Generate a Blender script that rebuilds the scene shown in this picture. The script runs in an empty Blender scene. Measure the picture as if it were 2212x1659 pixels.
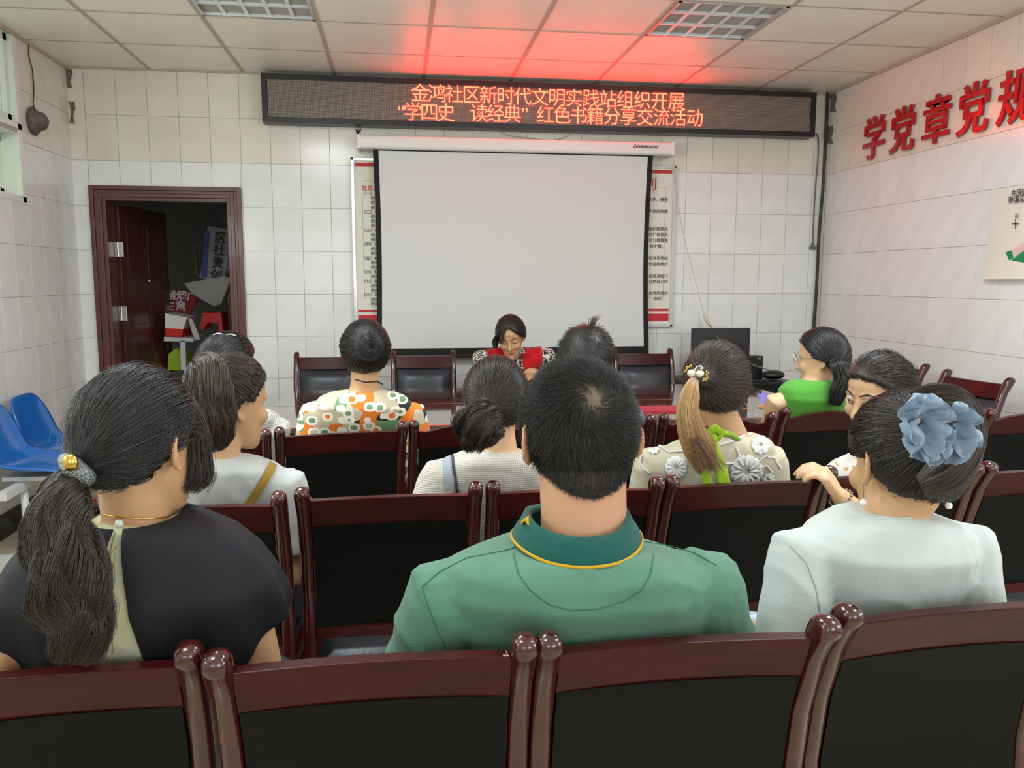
import bpy, bmesh, math, random
import numpy as np
from mathutils import Vector, Matrix, noise
random.seed(4); np.random.seed(4)
PI = math.pi
# ---------------------------------------------------------------- camera, world, lights, exposure
W, H, F = 2212, 1659, 1762.2
CH = 1.41
PITCH, YAW, ROLL = 0.12656, 0.137843, 0.001776
FW = np.array([math.sin(YAW)*math.cos(PITCH), math.cos(YAW)*math.cos(PITCH), -math.sin(PITCH)])
_r = np.array([math.cos(YAW), -math.sin(YAW), 0.0]); _u = np.cross(_r, FW)
RT = _r*math.cos(ROLL)+_u*math.sin(ROLL); UP = -_r*math.sin(ROLL)+_u*math.cos(ROLL)
def ray(x, y): return FW + RT*(x-1106.0)/F - UP*(y-829.5)/F
def at(x, y, Y):
    d = ray(x, y); q = d*(Y/d[1]); return Vector((q[0], q[1], q[2]+CH))
def atz(x, y, z):
    d = ray(x, y); q = d*((z-CH)/d[2]); return Vector((q[0], q[1], z))
def atx(x, y, X):
    d = ray(x, y); q = d*(X/d[0]); return Vector((q[0], q[1], q[2]+CH))
sc = bpy.context.scene
col = sc.collection
cam = bpy.data.cameras.new('camera'); co = bpy.data.objects.new('camera', cam); col.objects.link(co)
cam.sensor_fit = 'HORIZONTAL'; cam.sensor_width = 36; cam.lens = F/W*36
cam.clip_start = .05; cam.clip_end = 200
M3 = Matrix(((RT[0], UP[0], -FW[0]), (RT[1], UP[1], -FW[1]), (RT[2], UP[2], -FW[2])))
co.matrix_world = Matrix.Translation((0, 0, CH)) @ M3.to_4x4()
sc.camera = co
wd = bpy.data.worlds.new('world'); sc.world = wd; wd.use_nodes = True
bg = wd.node_tree.nodes['Background']; bg.inputs[0].default_value = (.80, .93, .80, 1); bg.inputs[1].default_value = 1.6
def area(name, loc, rot, sx, sy, power, color):
    l = bpy.data.lights.new(name, 'AREA'); l.shape = 'RECTANGLE'; l.size = sx; l.size_y = sy
    l.energy = power; l.color = color
    o = bpy.data.objects.new(name, l); col.objects.link(o); o.location = loc; o.rotation_euler = rot
    return o
# daylight through the rear windows (behind the camera), the high windows of the left wall, an added fill at the right, and the lit ceiling lamps of the rear half
area('rear_window_light', (-.9, -2.3, 1.75), (PI/2+.3, 0, 0), 1.7, 1.3, 16, (.93, .97, 1))
area('rear_window_light', (1.7, -2.3, 1.75), (PI/2+.3, 0, .25), 1.7, 1.3, 34, (.93, .97, 1))
area('side_window_light', (-2.12, 1.6, 2.1), (0, -1.98, 0), .9, 2.6, 64, (.88, 1, .9))
area('right_fill_light', (3.2, .6, 1.8), (0, 1.95, -.35), 1.1, 2.4, 46, (.95, .97, 1))  # invented fill lamp at the right wall, added to brighten the left wall
area('ceiling_lamp_light', (-.718, .84, 2.79), (0, 0, 0), .55, .55, 15, (.84, .94, 1))
area('ceiling_lamp_light', (1.727, .84, 2.79), (0, 0, 0), .55, .55, 15, (.84, .94, 1))
area('ceiling_lamp_light', (-.718, 2.655, 2.79), (0, 0, 0), .55, .55, 40, (.84, .94, 1))
area('ceiling_lamp_light', (1.727, 2.655, 2.79), (0, 0, 0), .55, .55, 40, (.84, .94, 1))
vs = sc.view_settings
vs.view_transform = 'Standard'; vs.look = 'None'; vs.gamma = 1; vs.use_curve_mapping = False; vs.exposure = 0.15

# ---------------------------------------------------------------- materials
def srgb(r, g, b):
    f = lambda c: (c/255/12.92) if c/255 <= .04045 else ((c/255+.055)/1.055)**2.4
    return (f(r), f(g), f(b), 1)
class NT:
    def __init__(s, m): s.t = m.node_tree; s.n = s.t.nodes; s.l = s.t.links
    def node(s, typ, **kw):
        x = s.n.new(typ)
        for k, v in kw.items():
            if k.startswith('i_'):
                key = k[2:]; key = int(key) if key.isdigit() else key.replace('_', ' ')
                x.inputs[key].default_value = v
            else: setattr(x, k, v)
        return x
    def link(s, a, b): s.l.new(a, b)
def mat(name, c, rough=.5, metal=0, coat=0, spec=.5, sheen=0, var=None, bump=None, emit=None, alpha=None, trans=None, coords='Object', rand=0):
    """var=(scale, amount, (stretch)) colour variation by noise; bump=(scale, strength, stretch)"""
    m = bpy.data.materials.new(name); m.use_nodes = True
    t = NT(m); b = t.n['Principled BSDF']
    b.inputs['Base Color'].default_value = c; b.inputs['Roughness'].default_value = rough
    b.inputs['Metallic'].default_value = metal; b.inputs['Coat Weight'].default_value = coat
    b.inputs['Coat Roughness'].default_value = .05
    b.inputs['Specular IOR Level'].default_value = spec; b.inputs['Sheen Weight'].default_value = sheen
    if trans: b.inputs['Transmission Weight'].default_value = trans
    if alpha is not None: b.inputs['Alpha'].default_value = alpha
    if emit: b.inputs['Emission Color'].default_value = emit[0]; b.inputs['Emission Strength'].default_value = emit[1]
    tc = t.node('ShaderNodeTexCoord')
    def mp(st):
        q = t.node('ShaderNodeMapping'); q.inputs['Scale'].default_value = st; t.link(tc.outputs[coords], q.inputs[0]); return q.outputs[0]
    if var or rand:
        sc_, am = (var[0], var[1]) if var else (1, 0); st = var[2] if var and len(var) > 2 else (1, 1, 1)
        nz = t.node('ShaderNodeTexNoise', i_Scale=sc_, i_Detail=5.0); t.link(mp(st), nz.inputs['Vector'])
        r = t.node('ShaderNodeMapRange', i_1=.3, i_2=.7, i_3=1-am, i_4=1+am); t.link(nz.outputs['Fac'], r.inputs[0])
        out = r.outputs[0]
        if rand:
            oi = t.node('ShaderNodeObjectInfo'); rr = t.node('ShaderNodeMapRange', i_3=1-rand, i_4=1+rand*.3); t.link(oi.outputs['Random'], rr.inputs[0])
            mu = t.node('ShaderNodeMath', operation='MULTIPLY'); t.link(out, mu.inputs[0]); t.link(rr.outputs[0], mu.inputs[1]); out = mu.outputs[0]
        v = t.node('ShaderNodeVectorMath', operation='SCALE'); v.inputs[0].default_value = c[:3]; t.link(out, v.inputs['Scale'])
        t.link(v.outputs[0], b.inputs['Base Color'])
    if bump:
        st = bump[2] if len(bump) > 2 else (1, 1, 1)
        nz = t.node('ShaderNodeTexNoise', i_Scale=bump[0], i_Detail=4.0); t.link(mp(st), nz.inputs['Vector'])
        bp = t.node('ShaderNodeBump', i_Strength=bump[1], i_Distance=.004); t.link(nz.outputs['Fac'], bp.inputs['Height'])
        t.link(bp.outputs[0], b.inputs['Normal'])
    return m
WOOD = mat('mahogany', srgb(60, 14, 13), .2, coat=.6, var=(9, .28, (1, 1, 5)), bump=(60, .05))
WOODH = mat('mahogany_rail', srgb(58, 12, 11), .36, spec=.2, coat=.08, var=(9, .3, (.6, 5, 5)), bump=(60, .05))
WORN = mat('worn_wood', srgb(176, 140, 120), .6)
BLACKL = mat('black_leatherette', srgb(12, 13, 13), .6, spec=.15, bump=(260, .12), var=(3, .15))
NAVYL = mat('padded_leather', srgb(38, 41, 50), .34, spec=.5, bump=(200, .1))
WT = mat('white_wall_tile', srgb(234, 235, 234), .16, spec=.45, var=(7, .035), rand=.045, bump=(3, .08))
WT2 = mat('cream_wall_tile', srgb(228, 222, 208), .16, spec=.45, var=(7, .035), rand=.04, bump=(3, .08))
GROUT = mat('grout', srgb(178, 174, 166), .9)
CEIL = mat('ceiling_panel', srgb(246, 240, 226), .38, var=(2, .04), bump=(34, .5))
CBAR = mat('ceiling_bar', srgb(186, 176, 158), .5)
FLOOR = mat('floor_tile', srgb(205, 196, 170), .12, var=(5, .06))
BLKTILE = mat('black_skirting', srgb(22, 22, 22), .12, var=(4, .5))
DARKM = mat('sign_frame', srgb(22, 22, 26), .35)
CHROME = mat('brushed_metal', srgb(200, 200, 200), .25, metal=1)
GOLD = mat('gold', srgb(212, 175, 90), .2, metal=1)
PEARL = mat('pearl', srgb(235, 230, 222), .15, coat=.5)
WHITEP = mat('white_plastic', srgb(232, 230, 226), .35)
SCREENW = mat('screen_fabric', srgb(218, 219, 218), .8, spec=.2)
BLACKP = mat('black_plastic', srgb(24, 24, 27), .35)
BLACKF = mat('black_fabric', srgb(20, 20, 20), .8)
BLUEP = mat('blue_plastic', srgb(28, 104, 186), .22, coat=.4, var=(3, .06))
STEEL = mat('painted_steel', srgb(205, 205, 205), .35)
TABLE = mat('table_top', srgb(96, 62, 54), .06, coat=1, spec=.9, var=(6, .12, (1, 6, 1)))
TABLEB = mat('table_base', srgb(60, 24, 20), .3, coat=.4)
DOORW = mat('door_wood', srgb(92, 50, 48), .35, coat=.15, var=(10, .12, (4, 4, .6)))
DOORD = mat('door_leaf_wood', srgb(74, 32, 32), .4, coat=.2, var=(10, .15, (4, 4, .6)))
SKIN = mat('skin', srgb(192, 150, 112), .5, spec=.35, var=(14, .05), bump=(300, .08))
SKIN_M = mat('skin_tanned', srgb(188, 142, 112), .5, spec=.35, var=(14, .05), bump=(300, .08))
SKIN_L = mat('skin_pale', srgb(206, 166, 130), .5, spec=.35, var=(14, .04), bump=(300, .08))
for m_ in (SKIN, SKIN_M, SKIN_L):
    b_ = m_.node_tree.nodes['Principled BSDF']; b_.inputs['Subsurface Weight'].default_value = .12; b_.inputs['Subsurface Radius'].default_value = (.012, .005, .003)
LIP = mat('lips', srgb(176, 92, 84), .4)
EYEW = mat('eye_white', srgb(225, 220, 212), .2)
IRIS = mat('iris', srgb(30, 18, 12), .1)
TROUS = mat('dark_trousers', srgb(38, 40, 48), .8, bump=(120, .2))
SHOE = mat('shoe', srgb(25, 22, 22), .4)
REDP = mat('red_plastic', srgb(205, 22, 22), .4)
PAPER = mat('paper', srgb(228, 224, 212), .7)
INK = mat('ink', srgb(60, 58, 56), .8)
REDINK = mat('red_ink', srgb(196, 36, 42), .6)
LETTER = mat('red_foil_letter', srgb(176, 14, 30), .22, coat=.3, bump=(70, .5))
GREENI = mat('green_ink', srgb(22, 136, 84), .7)
PINKI = mat('pink_ink', srgb(226, 196, 190), .7)
def hairmat(name, root, tip=None, rough=.36):
    m = bpy.data.materials.new(name); m.use_nodes = True; t = NT(m); b = t.n['Principled BSDF']
    b.inputs['Roughness'].default_value = rough; b.inputs['Specular IOR Level'].default_value = .55
    hi = t.node('ShaderNodeHairInfo')
    mx = t.node('ShaderNodeMix', data_type='RGBA'); mx.inputs[6].default_value = root; mx.inputs[7].default_value = tip or tuple(min(1, x*1.9) for x in root[:3])+(1,)
    if tip:
        t.link(hi.outputs['Random'], mx.inputs[0])
    else: t.link(hi.outputs['Random'], mx.inputs[0])
    t.link(mx.outputs[2], b.inputs['Base Color'])
    return m
HB = hairmat('black_hair', srgb(16, 14, 15), srgb(46, 43, 45))
HBR = hairmat('dark_brown_hair', srgb(22, 17, 16), srgb(62, 49, 45))
HBM = hairmat('brown_hair', srgb(32, 24, 21), srgb(84, 68, 60))
HGOLD = hairmat('dyed_blond_hair', srgb(138, 104, 66), srgb(188, 150, 100))
HAUB = hairmat('auburn_tip_hair', srgb(86, 54, 40), srgb(140, 100, 72))
HSHORT = hairmat('short_black_hair', srgb(9, 9, 9), srgb(50, 47, 46), .5)
HSHORT.node_tree.nodes['Principled BSDF'].inputs['Specular IOR Level'].default_value = .3
HCAP = mat('hair_base_black', srgb(20, 18, 18), .45, bump=(150, .4, (1, 1, .2)))
HCAPB = mat('hair_base_brown', srgb(36, 28, 26), .45, bump=(150, .4, (1, 1, .2)))

# ---------------------------------------------------------------- geometry helpers
def tag(o, label=None, cat=None, group=None, kind=None):
    if label: o['label'] = label
    if cat: o['category'] = cat
    if group: o['group'] = group
    if kind: o['kind'] = kind
    return o
def empty(name, loc, label=None, cat=None, group=None, rz=0):
    o = bpy.data.objects.new(name, None); col.objects.link(o); o.location = loc; o.rotation_euler = (0, 0, rz); o.empty_display_size = .1
    return tag(o, label, cat, group)
class MB:
    def __init__(s): s.v = []; s.f = []
    def add(s, vs, fs):
        n = len(s.v); s.v += [tuple(p) for p in vs]; s.f += [tuple(i+n for i in f) for f in fs]; return s
    def box(s, a, b):
        (x0, y0, z0), (x1, y1, z1) = a, b
        return s.add([(x0,y0,z0),(x1,y0,z0),(x1,y1,z0),(x0,y1,z0),(x0,y0,z1),(x1,y0,z1),(x1,y1,z1),(x0,y1,z1)],
                     [(0,3,2,1),(4,5,6,7),(0,1,5,4),(1,2,6,5),(2,3,7,6),(3,0,4,7)])
    def loft(s, rings, cap=True, close=True):
        n = len(rings[0]); vs = [p for r in rings for p in r]; fs = []
        for k in range(len(rings)-1):
            for i in range(n if close else n-1):
                j = (i+1) % n; fs.append((k*n+i, k*n+j, (k+1)*n+j, (k+1)*n+i))
        if cap: fs.append(tuple(range(n-1, -1, -1))); fs.append(tuple((len(rings)-1)*n+i for i in range(n)))
        return s.add(vs, fs)
    def tube(s, pts, rad, n=10, round_=True, flat=1.0, up=None):
        P = [Vector(p) for p in pts]; R = list(rad) if hasattr(rad, '__len__') else [rad]*len(P)
        if round_:
            d0 = (P[1]-P[0]).normalized(); d1 = (P[-1]-P[-2]).normalized()
            P = [P[0]-d0*R[0]*.9, P[0]-d0*R[0]*.6]+P+[P[-1]+d1*R[-1]*.6, P[-1]+d1*R[-1]*.9]
            R = [R[0]*.35, R[0]*.8]+R+[R[-1]*.8, R[-1]*.35]
        t = [(P[min(i+1, len(P)-1)]-P[max(i-1, 0)]).normalized() for i in range(len(P))]
        u = Vector(up) if up is not None else (Vector((0, 0, 1)) if abs(t[0].z) < .9 else Vector((0, 1, 0)))
        rings = []
        for i, p in enumerate(P):
            u = (u-t[i]*u.dot(t[i])).normalized(); w = t[i].cross(u)
            rings.append([p+(u*math.cos(a)*flat+w*math.sin(a))*R[i] for a in [2*PI*k/n for k in range(n)]])
        return s.loft(rings)
    def sphere(s, c, r, nu=14, nv=9, M=None):
        c = Vector(c); r = (r, r, r) if not hasattr(r, '__len__') else r; rings = []
        for i in range(1, nv):
            th = PI*i/nv; rings.append([Vector((r[0]*math.sin(th)*math.cos(2*PI*k/nu), r[1]*math.sin(th)*math.sin(2*PI*k/nu), r[2]*math.cos(th))) for k in range(nu)])
        rings = rings[::-1]
        if M is not None: rings = [[M @ p for p in q] for q in rings]
        return s.loft([[c+p for p in q] for q in rings])
    def build(s, name, m, parent=None, smooth=False, bevel=0, base=None, seg=2, sub=0):
        me = bpy.data.meshes.new(name); v = s.v
        if base is not None: v = [(p[0]-base[0], p[1]-base[1], p[2]-base[2]) for p in v]
        me.from_pydata(v, [], s.f)
        bm = bmesh.new(); bm.from_mesh(me)
        bmesh.ops.recalc_face_normals(bm, faces=bm.faces)
        if bevel: bmesh.ops.bevel(bm, geom=[e for e in bm.edges if e.calc_face_angle(0) > .5], offset=bevel, segments=seg, affect='EDGES', profile=.6)
        if sub: bmesh.ops.subdivide_edges(bm, edges=bm.edges, cuts=sub, use_grid_fill=True)
        bm.to_mesh(me); bm.free()
        if smooth:
            me.polygons.foreach_set('use_smooth', [True]*len(me.polygons))
            if bevel or smooth == 'auto': me.set_sharp_from_angle(angle=.7)
        me.materials.append(m)
        o = bpy.data.objects.new(name, me); col.objects.link(o)
        if parent is not None: o.parent = parent
        return o
def copy_tree(o, parent=None):
    c = o.copy(); col.objects.link(c); c.parent = parent
    for ch in o.children: copy_tree(ch, c)
    return c
def struct(o, label=None): o['kind'] = 'structure'; return tag(o, label)
def text_mesh(name, s, size, m, M, extrude=0, offset=0, parent=None, align='CENTER', shear=0, sx=1):
    cu = bpy.data.curves.new(name, 'FONT'); cu.body = s; cu.size = size; cu.extrude = extrude; cu.offset = offset
    cu.align_x = align; cu.align_y = 'CENTER'; cu.shear = shear; cu.resolution_u = 3; cu.fill_mode = 'BOTH' if extrude else 'FRONT'
    o = bpy.data.objects.new(name, cu); col.objects.link(o)
    dg = bpy.context.evaluated_depsgraph_get(); dg.update()
    me = bpy.data.meshes.new_from_object(o.evaluated_get(dg)); bpy.data.objects.remove(o)
    me.transform(Matrix.Scale(sx, 4, (1, 0, 0)))
    me.transform(M); me.materials.clear(); me.materials.append(m)
    o = bpy.data.objects.new(name, me); col.objects.link(o)
    if parent is not None: o.parent = parent
    return o
# text facing -y (towards camera), and facing -x (on the right wall)
def face_y(p): return Matrix.Translation(p) @ Matrix.Rotation(PI/2, 4, 'X')
def face_x(p): return Matrix.Translation(p) @ Matrix.Rotation(-PI/2, 4, 'Z') @ Matrix.Rotation(PI/2, 4, 'X')

# ---------------------------------------------------------------- room shell
YW, XR, XL, ZC = 5.994, 3.244, -2.167, 2.814
YB = -2.6
X0, ZR0 = -2.061, 2.509
DX0, DX1, DZ = -2.063, -1.070, 2.042      # door casing outline
fl = MB().box((XL-.1, YB-.1, -.06), (XR+.1, 8.7, -.006)).build('floor', GROUT); struct(fl)
k = 0
ft = MB().box((-.3985, -.3985, -.006), (.3985, .3985, 0)).build('tile', FLOOR, fl)
first = True
for i in range(7):
    for j in range(11):
        cx, cy = XL+.4+.8*i, YW-.4-.8*j
        if cx > XR+.3 or cy < YB: continue
        o = ft if first else ft.copy()
        if not first: col.objects.link(o)
        first = False; o.location = (min(cx, XR-.3985) if cx > XR-.39 else cx, cy, 0)
def rect_minus(r, h):
    (a0, b0, a1, b1), (c0, d0, c1, d1) = r, h
    if c0 >= a1 or c1 <= a0 or d0 >= b1 or d1 <= b0: return [r]
    out = []
    if c0 > a0: out.append((a0, b0, c0, b1))
    if c1 < a1: out.append((c1, b0, a1, b1))
    if d1 < b1: out.append((max(a0, c0), d1, min(a1, c1), b1))
    if d0 > b0: out.append((max(a0, c0), b0, min(a1, c1), d0))
    return [q for q in out if q[2]-q[0] > .004 and q[3]-q[1] > .004]
G = .0012
std_cache = {}
def tile_obj(w, h, m, parent, loc, axis):
    key = (round(w, 4), round(h, 4), m.name, axis)
    if key in std_cache: me = std_cache[key]; o = bpy.data.objects.new('tile', me); col.objects.link(o); o.parent = parent
    else:
        mb = MB()
        a, b = w/2-G, h/2-G
        if axis == 'y': mb.box((-a, 0, -b), (a, .004, b))
        elif axis == 'r': mb.box((-.004, -a, -b), (0, a, b))
        else: mb.box((0, -a, -b), (.004, a, b))
        o = mb.build('tile', m, parent, bevel=.0007 if (w > .15 and h > .2) else 0, seg=1); std_cache[key] = o.data
    o.location = loc
rows = [ZC]+[ZR0-.3*j for j in range(9)]+[0]
def tile_wall(parent, axis, us, holes, split=None, zmin=0):
    rest = MB()
    for a, b in zip(us[:-1], us[1:]):
        for z1, z0 in zip(rows[:-1], rows[1:]):
            z0 = max(z0, zmin)
            if z1-z0 < .01: continue
            m = WT2 if z0 > 2.15 else WT
            pcs = [(a, z0, b, z1)]
            for h in holes: pcs = [q for p in pcs for q in rect_minus(p, h)]
            for (p, q, r, s) in pcs:
                u, z = (p+r)/2, (q+s)/2
                if split is not None and u < split:
                    if axis == 'r': rest.box((XR-.004, p+G, q+G), (XR, r-G, s-G))
                    else: rest.box((XL, p+G, q+G), (XL+.004, r-G, s-G))
                    continue
                jit = random.uniform(-.0005, .0005)
                loc = (u, YW-.004+jit, z) if axis == 'y' else ((XR+jit, u, z) if axis == 'r' else (XL+jit, u, z))
                tile_obj(r-p, s-q, m, parent, loc, axis)
    if rest.v: tag(rest.build('tiles', WT, parent), kind='stuff')
wf = MB()
wf.box((XL-.12, YW, 0), (DX0+.02, YW+.14, ZC+.1)); wf.box((DX0+.02, YW, DZ-.02), (DX1-.02, YW+.14, ZC+.1)); wf.box((DX1-.02, YW, 0), (XR+.12, YW+.14, ZC+.1))
wf = struct(wf.build('wall_front', GROUT))
us = [XL]+[X0+.2*i for i in range(0, 27) if X0+.2*i < XR-.01]+[XR]
tile_wall(wf, 'y', us, [(DX0, 0, DX1, DZ)])
wr = struct(MB().box((XR, YB, 0), (XR+.12, YW, ZC+.1)).build('wall_right', GROUT))
us = sorted([YW-.0]+[YW-.13-.2*i for i in range(0, 42)]+[YB])
tile_wall(wr, 'r', us, [], split=3.1)
# left wall with two stacked window openings at the front and a long high one further back
WY0, WY1 = 3.75, 5.205
W1Z0, W1Z1, W2Z0, W2Z1 = 2.303, 2.80, 1.888, 2.246
wl = MB()
H1 = (WY0, W1Z0, WY1, W1Z1); H2 = (WY0, W2Z0, WY1, W2Z1)
H3 = (.1, 1.7, 3.1, 2.6)
pcs = [(YB, 0, YW+.12, ZC+.1)]
for h in (H1, H2): pcs = [q for p in pcs for q in rect_minus(p, h)]
for (a, b, c, d) in pcs: wl.box((XL-.2, a, b), (XL, c, d))
wl = struct(wl.build('wall_left', GROUT))
us = sorted([YW]+[YW-.14-.2*i for i in range(0, 42)]+[YB])
tile_wall(wl, 'l', us, [(WY0-.03, W1Z0-.03, WY1+.045, W1Z1+.02), (WY0-.02, W2Z0-.02, WY1+.012, W2Z1+.03)], split=3.5, zmin=.135)
struct(MB().box((XL-.1, YB-.12, 0), (XR+.12, YB, ZC+.1)).build('wall_back', WT))
bs = MB().box((XL, YB, 0), (XL+.012, YW, .135)).build('baseboard_left', BLKTILE); struct(bs)
struct(MB().box((XL+.012, 5.98, 0), (DX0, YW, .135)).build('baseboard_front', BLKTILE))
struct(MB().box((XR-.012, YB, 0), (XR, YW-.01, .135)).build('baseboard_right', BLKTILE))
# ceiling
ce = struct(MB().box((XL-.1, YB-.1, ZC+.012), (XR+.1, YW+.1, ZC+.1)).build('ceiling', GROUT))
gx = [-1.634+.611*i for i in range(-1, 9)]; gy = [5.98-.6045*j for j in range(0, 15)]
LIGHTS = [(2, 2), (6, 2), (2, 5), (6, 5), (2, 8), (6, 8)]
LIGHTS = {(gxi, j) for gxi, j in LIGHTS}
pan = None
for i in range(-1, len(gx)):
    xa = XL if i < 0 else gx[i]; xb = XR if i+1 >= len(gx) else gx[i+1]
    xa, xb = max(xa, XL), min(xb, XR)
    if xb-xa < .02: continue
    for j in range(len(gy)-1):
        yb, ya = gy[j], max(gy[j+1], YB)
        if yb-ya < .05 or (i, j) in LIGHTS: continue
        pm = MB().box((-(xb-xa)/2+.004, -(yb-ya)/2+.004, 0), ((xb-xa)/2-.004, (yb-ya)/2-.004, .011))
        if pan is not None and abs(xb-xa-.611) < .001 and abs(yb-ya-.6045) < .001:
            o = bpy.data.objects.new('ceiling_panel', pan); col.objects.link(o); o.parent = ce
        else:
            o = pm.build('ceiling_panel', CEIL, ce)
            if abs(xb-xa-.611) < .001 and abs(yb-ya-.6045) < .001: pan = o.data
        o.location = ((xa+xb)/2, (ya+yb)/2, ZC)
for x in gx:
    if XL < x < XR: MB().box((x-.012, YB, ZC-.003), (x+.012, YW, ZC+.002)).build('grid_bar', CBAR, ce)
for y in gy[:-1]:
    MB().box((XL, y-.009, ZC-.002), (XR, y+.009, ZC+.001)).build('grid_bar', CBAR, ce)
struct(MB().box((XL, YB, ZC-.02), (XL+.018, YW, ZC)).box((XR-.018, YB, ZC-.02), (XR, YW, ZC)).box((XL, YW-.018, ZC-.012), (XR, YW-.004, ZC)).build('trim_1', CBAR))
REFL = mat('louvre_reflector', srgb(232, 236, 240), .35, metal=.3)
TUBE = mat('fluorescent_tube', srgb(240, 240, 235), .3, emit=((.92, .97, 1, 1), 42))
def louvre(cx, cy, label):
    t = empty('ceiling_light', (cx, cy, ZC), label, 'light', 'recessed louvre lights in the ceiling')
    hx, hy = .296, .293
    MB().box((-hx, -hy, .07), (hx, hy, .075)).box((-hx, -hy, 0), (-hx+.004, hy, .07)).box((hx-.004, -hy, 0), (hx, hy, .07)).box((-hx, -hy, 0), (hx, -hy+.004, .07)).box((-hx, hy-.004, 0), (hx, hy, .07)).build('housing', mat('white_enamel', srgb(236, 238, 238), .4), t)
    fr = MB().box((-hx, -hy, -.006), (hx, -hy+.016, 0)).box((-hx, hy-.016, -.006), (hx, hy, 0)).box((-hx, -hy, -.006), (-hx+.016, hy, 0)).box((hx-.016, -hy, -.006), (hx, hy, 0)).build('frame', CHROME, t)
    for q in range(3):
        y = -hy+(2*hy)*(q+.5)/3
        MB().tube([(-hx+.02, y, .05), (hx-.02, y, .05)], .013, 12).build('tube', TUBE, t, smooth=True)
    for q in range(4):
        y = -hy+2*hy*q/3
        y = max(-hy+.012, min(hy-.012, y))
        mb = MB(); mb.loft([[(-hx, y-.012, 0), (-hx, y+.012, 0), (-hx, y+.002, .045), (-hx, y-.002, .045)], [(hx, y-.012, 0), (hx, y+.012, 0), (hx, y+.002, .045), (hx, y-.002, .045)]])
        mb.build('reflector_blade', REFL, t)
    for q in range(1, 5):
        x = -hx+2*hx*q/5
        for r in range(3):
            ya = -hy+2*hy*r/3+.013; yb = -hy+2*hy*(r+1)/3-.013
            mb = MB(); mb.loft([[(x-.01, ya, .002), (x+.01, ya, .002), (x+.001, ya, .042), (x-.001, ya, .042)], [(x-.01, yb, .002), (x+.01, yb, .002), (x+.001, yb, .042), (x-.001, yb, .042)]])
            mb.build('cross_blade', REFL, t)
    return t
lab = {(2, 2): 'square recessed louvre light above the left end of the LED sign', (6, 2): 'square recessed louvre light right of the red glow on the ceiling'}
for (i, j) in sorted(LIGHTS):
    if j == 2: louvre(gx[i]+.3055, (gy[j]+gy[j+1])/2, lab[(i, j)])

# ---------------------------------------------------------------- windows in the left wall
GLASS = mat('window_glass', (.95, 1, .97, 1), .02, trans=1.0)
WFR = mat('window_frame_white', srgb(226, 230, 222), .35)
REVEAL = mat('window_reveal', srgb(222, 232, 214), .5)
def left_window(name, z0, z1, label, deep):
    w = struct(empty(name, (XL, (WY0+WY1)/2, z0)), label)
    b = w.location
    # reveal lining
    m = MB().box((XL-.2, WY1-.006, z0), (XL+.004, WY1, z1)).box((XL-.2, WY0, z0), (XL+.004, WY0+.006, z1)).box((XL-.2, WY0, z0), (XL+.004, WY1, z0+.006)).box((XL-.2, WY0, z1-.006), (XL+.004, WY1, z1))
    m.build('reveal', REVEAL, w, base=b)
    x0, x1 = XL-deep-.03, XL-deep+.03
    f = MB().box((x0, WY1-.05, z0), (x1, WY1-.006, z1)).box((x0, WY0, z0), (x1, WY0+.05, z1)).box((x0, WY0, z0), (x1, WY1, z0+.045)).box((x0, WY0, z1-.045), (x1, WY1, z1))
    f.box((x0, (WY0+WY1)/2-.03, z0), (x1, (WY0+WY1)/2+.03, z1)).box((x0, WY1-.13, z0), (x0+.025, WY1-.085, z1))
    f.build('window_frame', WFR, w, base=b)
    MB().box((XL-deep-.004, WY0+.05, z0+.04), (XL-deep, WY1-.05, z1-.04)).build('pane', GLASS, w, base=b)
    # flat surround on the wall face
    s_ = MB().box((XL, WY1, z0-.03), (XL+.008, WY1+.045, z1+.015)).box((XL, WY0-.03, z0-.03), (XL+.008, WY1+.045, z0))
    s_.build('surround', WT, w, base=b)
left_window('window_1', W1Z0, W1Z1, 'upper side window with white frame just under the ceiling', .05)
left_window('window_2', W2Z0, W2Z1, 'lower side window with deep pale green reveal', .12)

# broken tile patches in the corners (bare masonry)
MAS = mat('bare_masonry', srgb(118, 104, 90), .95, var=(60, .6), bump=(50, 1.5))
def rough_patch(name, pts, m, parent=None):
    # irregular slab: pts outline (world, on a plane), thickness towards n
    mb = MB(); P = [Vector(p) for p, n_ in pts]; Q = [Vector(p)+Vector(n_) for p, n_ in pts]
    mb.loft([P, Q]); return mb.build(name, m, parent)
def wall_patch(name, x0, y0, x1, y1, label, wall='front'):
    rnd = random.Random(int(x0*7+y0)); out = []
    pts = [(x0, y0), ((x0+x1)/2, y0+3), (x1, y0+2), (x1+2, (y0*2+y1)/3), (x1-3, (y0+2*y1)/3), (x1+1, y1), (x0+2, y1-2), (x0+5, (y0+y1)/2)]
    if wall == 'front': q = [(at(a, b, YW-.004), (0, -.006, 0)) for a, b in pts]
    elif wall == 'right': q = [(atx(a, b, XR-.004), (-.006, 0, 0)) for a, b in pts]
    else: q = [(atx(a, b, XL+.004), (.006, 0, 0)) for a, b in pts]
    o = rough_patch(name, q, MAS); tag(o, label, 'damaged wall'); o['kind'] = 'thing'
    return o
wall_patch('masonry_patch', 137, 147, 155, 190, 'bare crumbling masonry patch at the ceiling in the left corner', 'front')
wall_patch('masonry_patch', 149, 218, 161, 268, 'bare masonry patch just below the topmost one in the left corner', 'front')
wall_patch('masonry_patch', 1792, 200, 1806, 243, 'bare masonry patch at the ceiling in the right corner', 'right')
wall_patch('masonry_patch', 1785, 270, 1799, 311, 'rust stained masonry hole halfway down the right corner beside the sign', 'right')
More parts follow.
